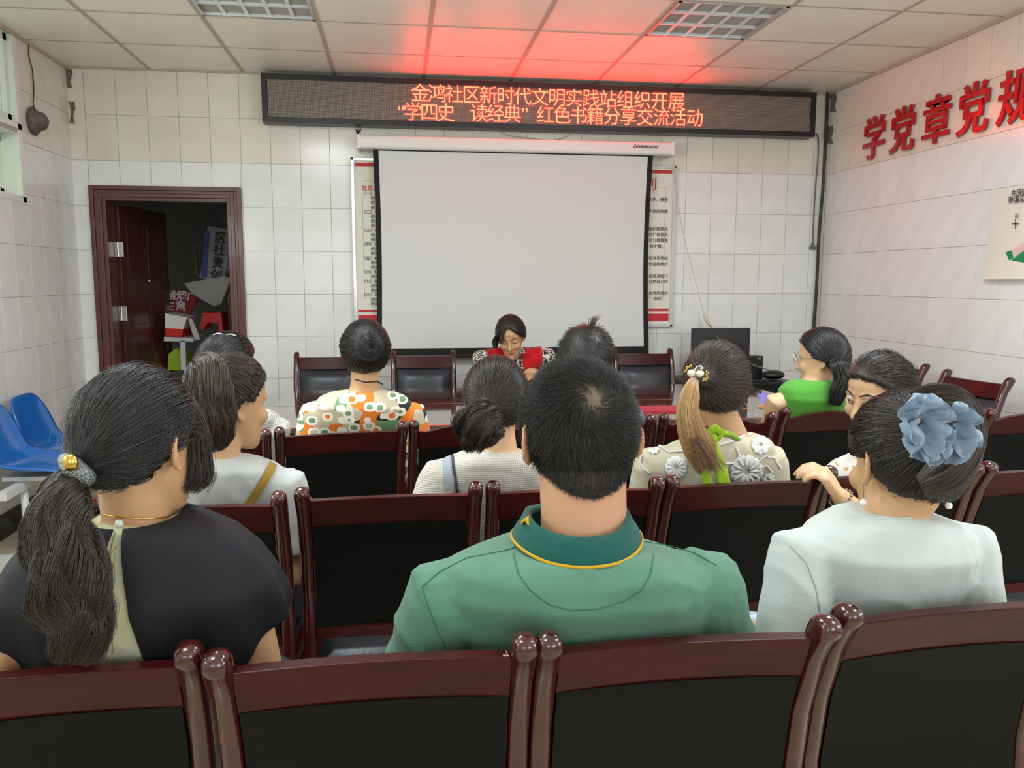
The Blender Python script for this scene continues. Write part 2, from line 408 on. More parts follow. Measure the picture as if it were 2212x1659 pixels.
# round bell hanging from a wire on the left wall
b0 = atx(78, 262, XL+.03)
be = empty('wall_bell', b0, 'round grey brown disc hanging from a thin wire high on the left wall', 'bell')
BELLM = mat('old_disc', srgb(96, 84, 78), .5, var=(30, .4))
MB().tube([(-.022, 0, 0), (-.01, 0, 0), (.012, 0, 0)], [.075, .085, .06], 24).build('disc', BELLM, be, smooth=True)
MB().tube([(.012, 0, 0), (.028, 0, 0)], [.028, .018], 16).build('hub', CHROME, be, smooth=True)
wp = [atx(x, y, XL+.012)-b0 for x, y in [(62, 93), (62, 120), (70, 150), (73, 190), (72, 225), (76, 240)]]
MB().tube(wp, .0035, 6).build('wire', DARKM, be, smooth=True)

# ---------------------------------------------------------------- LED sign
Yb = 5.86
A_ = at(563, 157, Yb); B_ = at(1765, 199, Yb); z0_, z1_ = at(568, 262, Yb).z, 2.808
x0_, x1_ = A_.x, B_.x
zt = min(z1_, (A_.z+B_.z)/2); zb = (at(568, 262, Yb).z+at(1762, 297, Yb).z)/2
led = empty('led_sign', ((x0_+x1_)/2, YW, zb), 'long black framed LED display with red Chinese text under the ceiling', 'sign')
lb = led.location
fw = .036
MB().box((x0_, Yb, zt-fw), (x1_, YW-.004, zt)).box((x0_, Yb, zb), (x1_, YW-.004, zb+fw)).box((x0_, Yb, zb+fw), (x0_+fw, YW-.004, zt-fw)).box((x1_-fw, Yb, zb+fw), (x1_, YW-.004, zt-fw)).build('frame', DARKM, led, base=lb, bevel=.002)
LEDP = bpy.data.materials.new('led_panel'); LEDP.use_nodes = True
t = NT(LEDP); b = t.n['Principled BSDF']; b.inputs['Roughness'].default_value = .5
tc = t.node('ShaderNodeTexCoord'); sx = t.node('ShaderNodeSeparateXYZ'); t.link(tc.outputs['Object'], sx.inputs[0])
fr_ = []
for ax in (0, 2):
    m1 = t.node('ShaderNodeMath', operation='MULTIPLY', i_1=1/.0076); t.link(sx.outputs[ax], m1.inputs[0])
    m2 = t.node('ShaderNodeMath', operation='FRACT'); t.link(m1.outputs[0], m2.inputs[0])
    m3 = t.node('ShaderNodeMath', operation='SUBTRACT', i_1=.5); t.link(m2.outputs[0], m3.inputs[0])
    m4 = t.node('ShaderNodeMath', operation='ABSOLUTE'); t.link(m3.outputs[0], m4.inputs[0]); fr_.append(m4)
mm = t.node('ShaderNodeMath', operation='MAXIMUM'); t.link(fr_[0].outputs[0], mm.inputs[0]); t.link(fr_[1].outputs[0], mm.inputs[1])
lt = t.node('ShaderNodeMath', operation='LESS_THAN', i_1=.33); t.link(mm.outputs[0], lt.inputs[0])
mx = t.node('ShaderNodeMix', data_type='RGBA'); mx.inputs[6].default_value = srgb(52, 46, 42); mx.inputs[7].default_value = srgb(166, 152, 138)
t.link(lt.outputs[0], mx.inputs[0]); t.link(mx.outputs[2], b.inputs['Base Color'])
MB().box((x0_+fw, Yb+.012, zb+fw), (x1_-fw, Yb+.03, zt-fw)).build('display_panel', LEDP, led, base=lb)
LEDT = bpy.data.materials.new('led_red'); LEDT.use_nodes = True
t = NT(LEDT); b = t.n['Principled BSDF']; b.inputs['Base Color'].default_value = (.3, .01, .01, 1)
b.inputs['Emission Color'].default_value = (1, .017, .007, 1); b.inputs['Emission Strength'].default_value = 33
def led_line(s, pxs, pxe, pyc0, pyc1, gap_idx=()):
    n = len(s)
    for k, ch in enumerate(s):
        if ch == ' ': continue
        f = (k+.5)/n; c = at(pxs+(pxe-pxs)*f, pyc0+(pyc1-pyc0)*f, Yb+.01)
        if ch == '“': c += Vector((.035, 0, 0))
        if ch == '”': c += Vector((-.03, 0, 0))
        o = text_mesh('glyph', ch, .132, LEDT, face_y((c.x-lb.x, c.y-lb.y, c.z-lb.z)), offset=-.0012, parent=led, sx=1.0)
led_line('金鸿社区新时代文明实践站组织开展', 889, 1480, 203, 222)
led_line('“学四史 读经典”红色书籍分享交流活动', 838, 1519, 243, 258)
def cable(name, pts, r, m, label, cat='cable', parent=None, **kw):
    P = [Vector(p) for p in pts]; Q = []
    for i in range(len(P)-1):
        p0 = P[max(i-1, 0)]; p1, p2 = P[i], P[i+1]; p3 = P[min(i+2, len(P)-1)]
        for k in range(6):
            u = k/6; Q.append(.5*((2*p1)+(p2-p0)*u+(2*p0-5*p1+4*p2-p3)*u*u+(3*p1-p0-3*p2+p3)*u**3))
    Q.append(P[-1])
    o = MB().tube(Q, r, 6).build(name, m, parent, smooth=True)
    if label: tag(o, label, cat)
    return o
GREYC = mat('grey_cable', srgb(96, 100, 106), .5); TRUNK = mat('dark_conduit', srgb(50, 46, 44), .5); WHC = mat('white_cable', srgb(206, 200, 190), .5)
c_ = empty('sign_cable', at(1766, 290, 5.97), 'grey power cable with a dark plug hanging below the right end of the sign', 'cable')
P = [at(x, y, 5.975)-c_.location for x, y in [(1763, 288), (1768, 300), (1767, 345), (1762, 400), (1758, 470), (1756, 528)]]
cable('cord', P, .0055, GREYC, None, parent=c_)
pe = P[-1]
MB().tube([pe+Vector((0, 0, .01)), pe+Vector((0, 0, -.02))], [.011, .016], 10).box(pe+Vector((-.022, -.012, -.04)), pe+Vector((.022, .012, -.018))).build('plug', GREYC, c_)
cable('wall_conduit', [at(x, y, 5.968) for x, y in [(1788, 196), (1786, 250), (1783, 300), (1779, 390), (1770, 500), (1764, 620), (1758, 700), (1752, 820), (1748, 900)]], .011, TRUNK, 'black bundle of cables running down the right front corner')
MB_ = MB().box((XR-.03, YW-.03, .1), (XR-.008, YW-.008, ZC-.5)); tag(MB_.build('corner_trunking', mat('beige_trunking', srgb(190, 178, 166), .5)), 'beige plastic trunking standing in the right front corner', 'trunking')
cable('hanging_wire', [at(x, y, 5.975) for x, y in [(1078, 280), (1095, 291), (1140, 298), (1190, 303), (1215, 298), (1240, 287)]], .003, WHC, 'thin wire sagging between the sign and the screen casing')
hk = MB().tube([at(770, 280, 5.98), at(774, 292, 5.95)], .006, 6).tube([at(779, 279, 5.98), at(773, 289, 5.95)], .005, 6)
tag(hk.build('wall_hook', TRUNK), 'small dark hook above the left end of the screen casing', 'hook')

# ---------------------------------------------------------------- projection screen
YS = 5.885
h0 = at(773, 298, YS); h1 = at(1452, 322, YS); zc_ = (h0.z+h1.z)/2-.02
ps = empty('projection_screen', ((h0.x+h1.x)/2, YS, zc_), 'white pull-down projection screen with black border', 'screen')
pb = ps.location
MB().box((h0.x, YS-.045, zc_-.042), (h1.x, YS+.05, zc_+.048)).build('casing', WHITEP, ps, base=pb, bevel=.022, smooth=True, seg=4)
MB().box((h0.x-.006, YS-.05, zc_-.046), (h0.x+.02, YS+.1, zc_+.052)).build('end_cap', WHITEP, ps, base=pb, bevel=.01)
MB().box((h1.x-.02, YS-.05, zc_-.046), (h1.x+.006, YS+.1, zc_+.052)).build('end_cap', WHITEP, ps, base=pb, bevel=.01)
s0 = at(805, 318, YS+.0); s1 = at(1411, 332, YS)
zt_ = (s0.z+s1.z)/2; zb_ = (at(1000, 772, YS).z+at(1393, 757, YS).z)/2-.0
bw = .038
def panel(mb, xa, za, xb, zb2, y, th=.0015, n=14):  # gently curled cloth
    vs = []; fs = []
    for i in range(n+1):
        for j in range(n+1):
            u, v = i/n, j/n; x = xa+(xb-xa)*u; z = za+(zb2-za)*v
            cx = (x-(s0.x+s1.x)/2)/((s1.x-s0.x)/2); lv = (zt_-z)/(zt_-zb_)
            x2 = x-cx*abs(cx)**3*.012*math.sin(PI*min(1, lv*1.05))
            vs.append((x2, y+.03*abs(cx)**4*math.sin(PI*min(1, lv)), z))
    for i in range(n):
        for j in range(n): fs.append((i*(n+1)+j, (i+1)*(n+1)+j, (i+1)*(n+1)+j+1, i*(n+1)+j+1))
    mb.add(vs, fs); return mb
panel(MB(), s0.x+bw, zt_-.022, s1.x-bw, zb_+.05, YS, n=24).build('screen_surface', SCREENW, ps, base=pb, smooth=True)
panel(panel(panel(panel(MB(), s0.x, zt_-.022, s1.x, zt_, YS), s0.x, zb_, s1.x, zb_+.05, YS), s0.x, zb_, s0.x+bw, zt_, YS-.001), s1.x-bw, zb_, s1.x, zt_, YS-.001).build('black_border', BLACKF, ps, base=pb, smooth=True)
MB().tube([(s0.x+.01, YS, zb_-.005), (s1.x-.01, YS, zb_-.005)], .014, 12).build('bottom_bar', BLACKP, ps, base=pb, smooth=True)
MB().box((s0.x+.01, YS-.006, zt_-.004), (s1.x-.01, YS+.006, zc_-.03)).build('roller_cloth', SCREENW, ps, base=pb)
lg = at(1372, 316, YS-.047); lt_ = at(1399, 317.5, YS-.047)
text_mesh('brand_lettering', 'THREELEAVES', .026, INK, face_y(lt_-pb+Vector((0, -.002, 0))), offset=.0008, parent=ps)
lm = MB()
for a in (90, 210, 330):
    c = lg+Vector((.010*math.cos(math.radians(a)), 0, .010*math.sin(math.radians(a))))
    lm.loft([[c+Vector((0, yy, .008)), c+Vector((.006, yy, 0)), c+Vector((0, yy, -.007)), c+Vector((-.006, yy, 0))] for yy in (-.003, 0)])
lm.build('brand_emblem', REDINK, ps, base=pb)

# notice boards behind the screen
def board(xa, xb, za, zb2, label, side):
    o = empty('notice_board', ((xa+xb)/2, YW-.012, za), label, 'notice board')
    b = o.location
    y1, y0 = YW-.006, YW-.03
    MB().box((xa, y0+.004, za), (xb, y1, zb2)).build('board', PAPER, o, base=b)
    f = MB().box((xa, y0-.01, za), (xa+.022, y1, zb2)).box((xb-.022, y0-.01, za), (xb, y1, zb2)).box((xa, y0-.01, zb2-.022), (xb, y1, zb2)).box((xa, y0-.01, za), (xb, y1, za+.022))
    f.build('aluminium_frame', CHROME if side < 0 else STEEL, o, base=b, bevel=.004)
    for za_, zb_2 in ((zb2-.058, zb2-.034), (za+.12, za+.137), (za+.045, za+.10)):
        MB().box((xa+.03, y0+.0015, za_), (xb-.03, y0+.004, zb_2)).build('red_stripe', REDINK, o, base=b)
    gl = mat('tan_line', srgb(190, 176, 140), .7)
    q = .075; w = .003
    MB().box((xa+q, y0+.002, za+.22), (xa+q+w, y0+.004, zb2-.16)).box((xb-q-w, y0+.002, za+.22), (xb-q, y0+.004, zb2-.16)).box((xa+q, y0+.002, zb2-.16), (xb-q, y0+.004, zb2-.16+w)).box((xa+q, y0+.002, za+.22), (xb-q, y0+.004, za+.22+w)).build('border_line', gl, o, base=b)
    return o, b, y0
pl = at(757, 340, YW-.03); pr_ = at(1461, 358, YW-.03); pbm = at(1458, 706, YW-.03)
o, b, y0 = board(pl.x, pl.x+.95, pbm.z, pl.z, 'white notice board with red stripes behind the left edge of the screen', -1)
def ptext(s, px, py, size, m, align='LEFT'):
    c = at(px, py, y0+.001); text_mesh('lettering', s, size, m, face_y(c-b), offset=size*.012, parent=o, align=align)
ptext('党员必须履行下列义务', 781, 407, .04, REDINK)
for s_, y_ in [('（一）认真学习', 418), ('（二）贯彻执行', 458), ('（三）坚持党和', 498), ('（四）自觉遵守', 528), ('（五）维护党的', 558), ('（六）切实开展', 588), ('（七）密切联系', 608), ('（八）发扬社会', 637)]:
    ptext(s_, 781, y_, .03, INK)
for y_ in (428, 438, 449, 468, 478, 488, 508, 518, 538, 548, 568, 578, 598, 618, 628, 648, 657): ptext('的思想和党的路线', 801, y_, .028, INK)
o, b, y0 = board(pr_.x-.95, pr_.x, pbm.z, pr_.z, 'white notice board with red stripes behind the right edge of the screen', 1)
ptext('党员权利', 1420, 399, .10, REDINK, 'RIGHT')
for s_, y_ in [('有关文件，接受', 432), ('提出关于党的政策', 457), ('对党的组织和党员', 495), ('违法违纪的任何党员', 508), ('反映要求处分或罢免', 520), ('和干部。', 533), ('在讨论决定党纪', 558), ('为其作证和辩护', 571), ('在坚决执行', 597), ('以把自己的', 609), ('，向党的组织', 634), ('申诉。', 646)]:
    ptext(s_, 1443 if len(s_) > 4 else 1437, y_, .030, INK, 'RIGHT')
# cord with inline switch from the screen casing to the desk
sw = empty('screen_cord', at(1452, 335, 5.93), 'thin white cord with inline switch sagging from the screen casing to the computer', 'cord')
P = [at(x, y, Y) for x, y, Y in [(1452, 334, 5.93), (1456, 352, 5.93), (1462, 400, 5.94), (1468, 460, 5.94), (1480, 520, 5.93), (1500, 600, 5.9), (1522, 682, 5.85)]]
cable('cord', [p-sw.location for p in P], .003, WHC, None, parent=sw)
P = [at(x, y, Y) for x, y, Y in [(1532, 700, 5.84), (1545, 720, 5.7), (1556, 738, 5.45), (1580, 762, 5.42), (1620, 785, 5.45), (1648, 795, 5.5), (1664, 800, 5.56)]]
cable('cord', [p-sw.location for p in P], .004, mat('tan_cord', srgb(150, 138, 126), .6), None, parent=sw)
p1, p2 = at(1522, 682, 5.85)-sw.location, at(1532, 702, 5.84)-sw.location
MB().tube([p1, p1.lerp(p2, .5), p2], [.014, .02, .014], 10, flat=.7).build('inline_switch', mat('ivory_plastic', srgb(214, 208, 176), .4), sw, smooth=True)

# ---------------------------------------------------------------- right wall lettering and map
for ch_, pa, pb2, py, lab in [('学', 1862, 1912, 306, 'red foil character 学, first of the wall slogan'), ('党', 1921, 1978, 281, 'red foil character 党, second of the slogan, before 章'), ('章', 1992, 2054, 255, 'red foil character 章 in the middle of the wall slogan'), ('党', 2064, 2142, 238, 'glittering red foil character 党, fourth of the slogan, catching the sign glow'), ('规', 2152, 2236, 222, 'red foil character 规 cut off by the right edge of the photo')]:
    a, b_ = atx(pa, py, XR-.02), atx(pb2, py, XR-.02)
    cy = (a.y+b_.y)/2; w_ = abs(a.y-b_.y)
    o = text_mesh('wall_character', ch_, .30, LETTER, Matrix.Scale(min(1.0, w_/.27)*.88, 4, (0, 1, 0)) @ face_x((0, 0, 0)), extrude=.008, offset=.0045, shear=.05)
    o.location = (XR-.02, cy, 2.352)
    tag(o, lab, 'wall lettering', 'slogan characters on the right wall')
m0 = atx(2143, 412, XR-.012); m1_ = atx(2133, 603, XR-.012)
mp_ = empty('wall_map', (XR-.01, m0.y, m1_.z), 'white paper community map with green plots taped to the right wall', 'map')
b = mp_.location
vs = []; n = 12
for i in range(n+1):
    for j in range(n+1):
        u, v = i/n, j/n; y = m0.y-u*1.1; z = m1_.z+(m0.z-m1_.z)*v
        vs.append((XR-.012-.006*math.sin(u*9)*(1-v)-.02*(1-v)**6, y+(1-v)**2*-.0, z))
fs = [(i*(n+1)+j, (i+1)*(n+1)+j, (i+1)*(n+1)+j+1, i*(n+1)+j+1) for i in range(n) for j in range(n)]
mb = MB().add(vs, fs); sh = mb.build('sheet', PAPER, mp_, base=b, smooth=True)
def maptext(s, px, py, size):
    c = atx(px, py, XR-.024); text_mesh('lettering', s, size, INK, face_x(c-b), offset=size*.015, parent=mp_, align='LEFT')
maptext('金鸿社区', 2184, 418, .036); maptext('南溪街道', 2176, 434, .044)
maptext('北', 2191, 467, .03)
def mpoly(name, pxs, m, off=.022):
    v = [atx(x, y, XR-off) for x, y in pxs]; mb = MB(); mb.loft([v, [p+Vector((.0015, 0, 0)) for p in v]]); mb.build(name, m, mp_, base=b)
mpoly('compass_mark', [(2186, 482), (2200, 482), (2200, 484), (2186, 484)], INK); mpoly('compass_mark', [(2192.4, 473), (2193.8, 473), (2193.8, 494), (2192.4, 494)], INK)
mpoly('green_plot', [(2172, 545), (2184, 541), (2189, 557), (2180, 563)], GREENI)
mpoly('green_plot', [(2184, 562), (2230, 530), (2240, 560), (2194, 598)], GREENI)
mpoly('pink_plot', [(2185, 541), (2230, 510), (2230, 528), (2190, 556)], PINKI)
mpoly('plot_mark', [(2192, 581), (2206, 575), (2207, 580), (2193, 585)], mat('yellow_mark', srgb(190, 200, 60), .7), .0235)

# ---------------------------------------------------------------- door casing, open leaf and store room
dc = struct(empty('door_1', ((DX0+DX1)/2, YW, 0)), 'dark red wooden door casing with moulded edge and open leaf')
b = dc.location
cw = .1
def casing(mb, y0, y1, a, c):   # ring of inner offset a to c
    mb.box((DX0+a, y0, 0), (DX0+c, y1, DZ-a)).box((DX1-c, y0, 0), (DX1-a, y1, DZ-a)).box((DX0+c, y0, DZ-c), (DX1-c, y1, DZ-a))
for a, c, y_ in [(0, .028, YW-.03), (.028, .05, YW-.018), (.05, .075, YW-.024), (.075, .1, YW-.012)]:
    mb = MB(); casing(mb, y_, YW+.005, a, c); mb.build('casing', DOORW, dc, base=b, bevel=.003)
mb = MB(); mb.box((DX0+.02, YW+.0, 0), (DX0+.1, YW+.15, DZ-.02)).box((DX1-.1, YW, 0), (DX1-.02, YW+.15, DZ-.02)).box((DX0+.1, YW, DZ-.1), (DX1-.1, YW+.15, DZ-.02)); mb.build('jamb', DOORW, dc, base=b)
lx0 = DX0+.105; ang = math.radians(81); lw = .76
leaf = MB().box((0, -.02, .01), (lw, .02, DZ-.11))
lf = leaf.build('door_leaf', DOORD, dc, bevel=.003); lf.location = (lx0-b.x, .17, 0); lf.rotation_euler = (0, 0, ang)
for (z0, z1) in [(.2, .95), (1.08, 1.8)]:
    for k_ in (0, 1):
        x_a = .1+k_*.31
        MB().box((x_a, -.026, z0), (x_a+.25, -.019, z1)).build('door_panel', DOORD, lf, bevel=.006)
MB().tube([(lw-.06, -.055, .93), (lw-.06, -.055, 1.13)], .009, 8).box((lw-.085, -.03, .86), (lw-.035, -.02, 1.2)).build('handle', CHROME, lf)
MB().sphere((.38, -.035, 1.40), .014).build('spy_hole', CHROME, lf, smooth=True)
for z in (1.62, 1.17, .3):
    MB().box((DX0+.1, YW+.145, z-.05), (DX0+.15, YW+.152, z+.05)).tube([(DX0+.112, YW+.148, z-.05), (DX0+.112, YW+.148, z+.05)], .007, 8, round_=False).build('hinge', CHROME, dc, base=b)
SR = mat('store_wall', srgb(88, 85, 82), .9, var=(3, .15))
st = MB().box((-3.2, 8.5, 0), (0, 8.6, 2.8)).box((-3.3, YW+.15, 0), (-3.2, 8.6, 2.8)).box((-.6, YW+.15, 0), (-.5, 8.6, 2.8)).box((-3.3, YW+.14, 2.75), (-.5, 8.6, 2.85)).box((-3.3, YW+.12, 0), (XL-.1, YW+.15, 2.8))
struct(st.build('wall_storeroom', SR))
def slab_px(name, pxs, Y, th, m, label, cat, tilt=0, parent=None):
    v = [at(x, y, Y+tilt*k_/max(1, len(pxs)-1)) for k_, (x, y) in enumerate(pxs)]; mb = MB(); mb.loft([v, [p+Vector((0, th, 0)) for p in v]])
    if parent is None:
        o = mb.build(name, m); tag(o, label, cat)
    else: o = mb.build(name, m, parent, base=parent.location)
    return o
sb = empty('sign_plaque', (-1.2, 7.3, 0), 'tall white signboard with vertical black characters leaning in the store room', 'signboard')
slab_px('board', [(449, 488), (498, 497), (488, 615), (432, 600)], 7.3, .03, mat('old_white_board', srgb(150, 152, 158), .6), None, None, parent=sb)
slab_px('blue_edge', [(443, 500), (452, 500), (446, 600), (434, 598)], 7.29, .02, mat('blue_strip', srgb(30, 60, 140), .5), None, None, parent=sb)
for k_, ch_ in enumerate('区社贵创'):
    c = at(476-k_*3.0, 515+k_*27, 7.28); text_mesh('character', ch_, .10, INK, face_y(c-sb.location) @ Matrix.Rotation(-.12, 4, 'Z'), offset=.002, parent=sb)
tag(MB().tube([at(503, 536, 7.0), at(474, 662, 7.1)], .013, 10).build('metal_pole', CHROME), 'shiny metal pole leaning against the store room doorway', 'pole')
slab_px('bent_board', [(398, 612), (480, 597), (500, 600), (478, 655), (462, 662), (415, 635)], 6.95, .02, mat('grey_card', srgb(158, 156, 150), .7, var=(4, .2)), 'slanted grey sheet of card in the store room', 'card')
bn = empty('red_banner', at(390, 655, 7.0), 'crumpled dark red banner with white characters in the store room', 'banner')
slab_px('cloth', [(353, 630), (400, 626), (428, 640), (420, 660), (406, 684), (354, 668)], 7.0, .03, mat('red_cloth', srgb(132, 14, 30), .7, bump=(20, 1)), None, None, parent=bn)
WINK = mat('white_ink', srgb(205, 190, 200), .7)
for s_, px, py, z in [('硝烟广', 392, 640, .082), ('生意', 378, 662, .09)]:
    text_mesh('lettering', s_, z, WINK, face_y(at(px, py, 6.985)-bn.location) @ Matrix.Rotation(-.06, 4, 'Z'), offset=.002, parent=bn)
bx = empty('carton', at(378, 720, 6.7), 'white carton with a red lower band on the store room rack', 'box')
slab_px('carton_body', [(356, 677), (404, 686), (396, 711), (357, 709)], 6.65, .3, WHITEP, None, None, parent=bx)
slab_px('red_band', [(357, 709), (395, 711), (393, 728), (358, 727)], 6.65, .3, REDP, None, None, parent=bx)
slab_px('white_rag', [(406, 686), (415, 690), (426, 715), (432, 733), (421, 735), (414, 715)], 6.66, .02, mat('rag', srgb(200, 196, 200), .9), 'white rag hanging off the carton in the store room', 'rag')
rk = empty('metal_rack', at(392, 760, 6.7), 'grey metal rack under the carton in the store room', 'rack')
slab_px('shelf', [(354, 728), (418, 730), (418, 738), (354, 737)], 6.62, .4, STEEL, None, None, parent=rk)
slab_px('leg', [(389, 736), (400, 736), (402, 800), (391, 800)], 6.62, .03, STEEL, None, None, parent=rk)
slab_px('lime_bag', [(364, 765), (380, 752), (402, 765), (410, 800), (362, 800)], 6.72, .2, mat('lime_plastic', srgb(150, 180, 30), .5, bump=(30, 1)), 'lime green plastic bag under the rack in the store room', 'bag')
slab_px('red_stool', [(437, 676), (478, 675), (481, 716), (474, 716), (471, 698), (460, 697), (448, 698), (440, 712), (431, 710), (435, 690)], 6.9, .25, REDP, 'red plastic stool in the store room', 'stool')
slab_px('picture_frame', [(417, 532), (443, 533), (440, 536), (422, 538), (428, 590), (436, 596), (430, 598), (423, 592)], 7.6, .03, mat('old_frame', srgb(110, 80, 60), .6), 'thin wooden picture frame on the store room back wall', 'frame')
slab_px('dark_shelf_bracket', [(446, 447), (498, 452), (498, 488), (485, 478), (465, 455)], 7.5, .03, mat('bracket_grey', srgb(80, 80, 86), .5), 'dark metal bracket high on the store room wall', 'bracket')
slab_px('bundle', [(490, 640), (500, 625), (509, 700), (509, 715), (500, 700)], 6.9, .1, mat('brown_bundle', srgb(110, 80, 74), .8, bump=(30, 1)), 'brown bundle of sticks beside the store room doorway', 'bundle')

# ---------------------------------------------------------------- conference table
TX0, TX1, TY0, TYM, TY1, TZ = -.70, 2.33, 3.93, 4.62, 5.30, .71
def desk(ya, yb, label, ch):
    t = empty('conference_table', ((TX0+TX1)/2, (ya+yb)/2, 0), label, 'table', 'meeting tables pushed together')
    b = t.location; c = .1
    if ch > 0: out = [(TX0, ya), (TX1, ya), (TX1, yb-.06), (TX1-.16, yb), (TX0+c*.3, yb), (TX0, yb-.03)]
    else: out = [(TX0+.08, ya), (TX1-.08, ya), (TX1, ya+.1), (TX1, yb), (TX0, yb), (TX0, ya+.1)]
    MB().loft([[(x, y, TZ-.028) for x, y in out], [(x, y, TZ) for x, y in out]]).build('table_top', TABLE, t, base=b, bevel=.004)
    MB().box((TX0+.1, ya+.04, TZ-.10), (TX1-.1, yb-.04, TZ-.029)).build('apron', TABLEB, t, base=b)
    for x in (TX0+.12, (TX0+TX1)/2-.02, TX1-.16): MB().box((x, ya+.05, 0), (x+.04, yb-.24, TZ-.10)).build('leg_panel', TABLEB, t, base=b)
    MB().box((TX0+.16, (ya+yb)/2-.08, .12), (TX1-.16, (ya+yb)/2-.06, TZ-.10)).build('modesty_panel', TABLEB, t, base=b)
desk(TY0, TYM-.003, 'nearer glossy brown meeting table behind the third row of chairs', 0)
desk(TYM+.003, TY1, 'farther glossy brown meeting table in front of the presenter', 1)
p = atz(1424, 886, TZ)
tag(MB().box((p.x-.12, p.y-.08, TZ), (p.x+.12, p.y+.09, TZ+.012)).build('red_booklet', mat('red_cover', srgb(178, 44, 58), .5), bevel=.002), 'red booklet lying on the nearer meeting table', 'book')

# ---------------------------------------------------------------- computer desk
dk = empty('computer_desk', (2.45, 5.68, 0), 'small black computer desk by the front wall at the right', 'desk')
q0, q1 = at(1722, 817, 5.42).x, 2.02
MB().box((q1, 5.42, .672), (q0, 5.95, .695)).build('desk_top', BLACKP, dk, base=dk.location, bevel=.003)
MB().box((q1+.05, 5.47, .57), (q0-.09, 5.9, .672)).build('drawer_box', BLACKP, dk, base=dk.location)
for x in (q1+.04, q0-.11): MB().box((x, 5.47, 0), (x+.025, 5.92, .672)).build('side_panel', BLACKP, dk, base=dk.location)
mn = empty('monitor', (2.3, 5.6, .695), 'black computer monitor seen from the front on the small black desk', 'monitor')
a, b2 = at(1495, 709, 5.6), at(1620, 712, 5.6)
MB().box((a.x, 5.59, b2.z-.33), (b2.x, 5.62, a.z)).build('monitor_casing', BLACKP, mn, base=mn.location, bevel=.004)
MB().box((a.x+.012, 5.586, b2.z-.30), (b2.x-.012, 5.59, a.z-.014)).build('screen', mat('dark_glass', srgb(40, 38, 40), .25), mn, base=mn.location)
cxm = (a.x+b2.x)/2
MB().box((cxm-.03, 5.61, .70), (cxm+.03, 5.64, b2.z-.2)).build('neck', BLACKP, mn, base=mn.location)
MB().box((cxm-.12, 5.52, .695), (cxm+.12, 5.72, .707)).build('base', BLACKP, mn, base=mn.location, bevel=.004)
a, b2 = at(1621, 769, 5.66), at(1649, 769, 5.66)
sp = empty('speaker', ((a.x+b2.x)/2, 5.7, .695), 'small black desktop speaker right of the monitor', 'speaker')
MB().box((a.x, 5.66, .695), (b2.x, 5.78, a.z)).build('speaker_box', BLACKP, sp, base=sp.location, bevel=.004)
MB().box(at(1637, 773, 5.659), at(1644, 776, 5.656)).build('badge', CHROME, sp, base=sp.location)
a = at(1668, 800, 5.6)
rt = MB(); rt.sphere((a.x, 5.58, .731), (.085, .06, .035), 16, 8); tag(rt.build('desk_phone', BLACKP, smooth=True), 'low black rounded device on the desk right of the speaker', 'device')
a = atz(1595, 813, .70)
tag(MB().box((2.28, 5.45, .695), (2.60, 5.53, .708)).build('keyboard', BLACKP, bevel=.003), 'black keyboard in front of the monitor', 'keyboard')

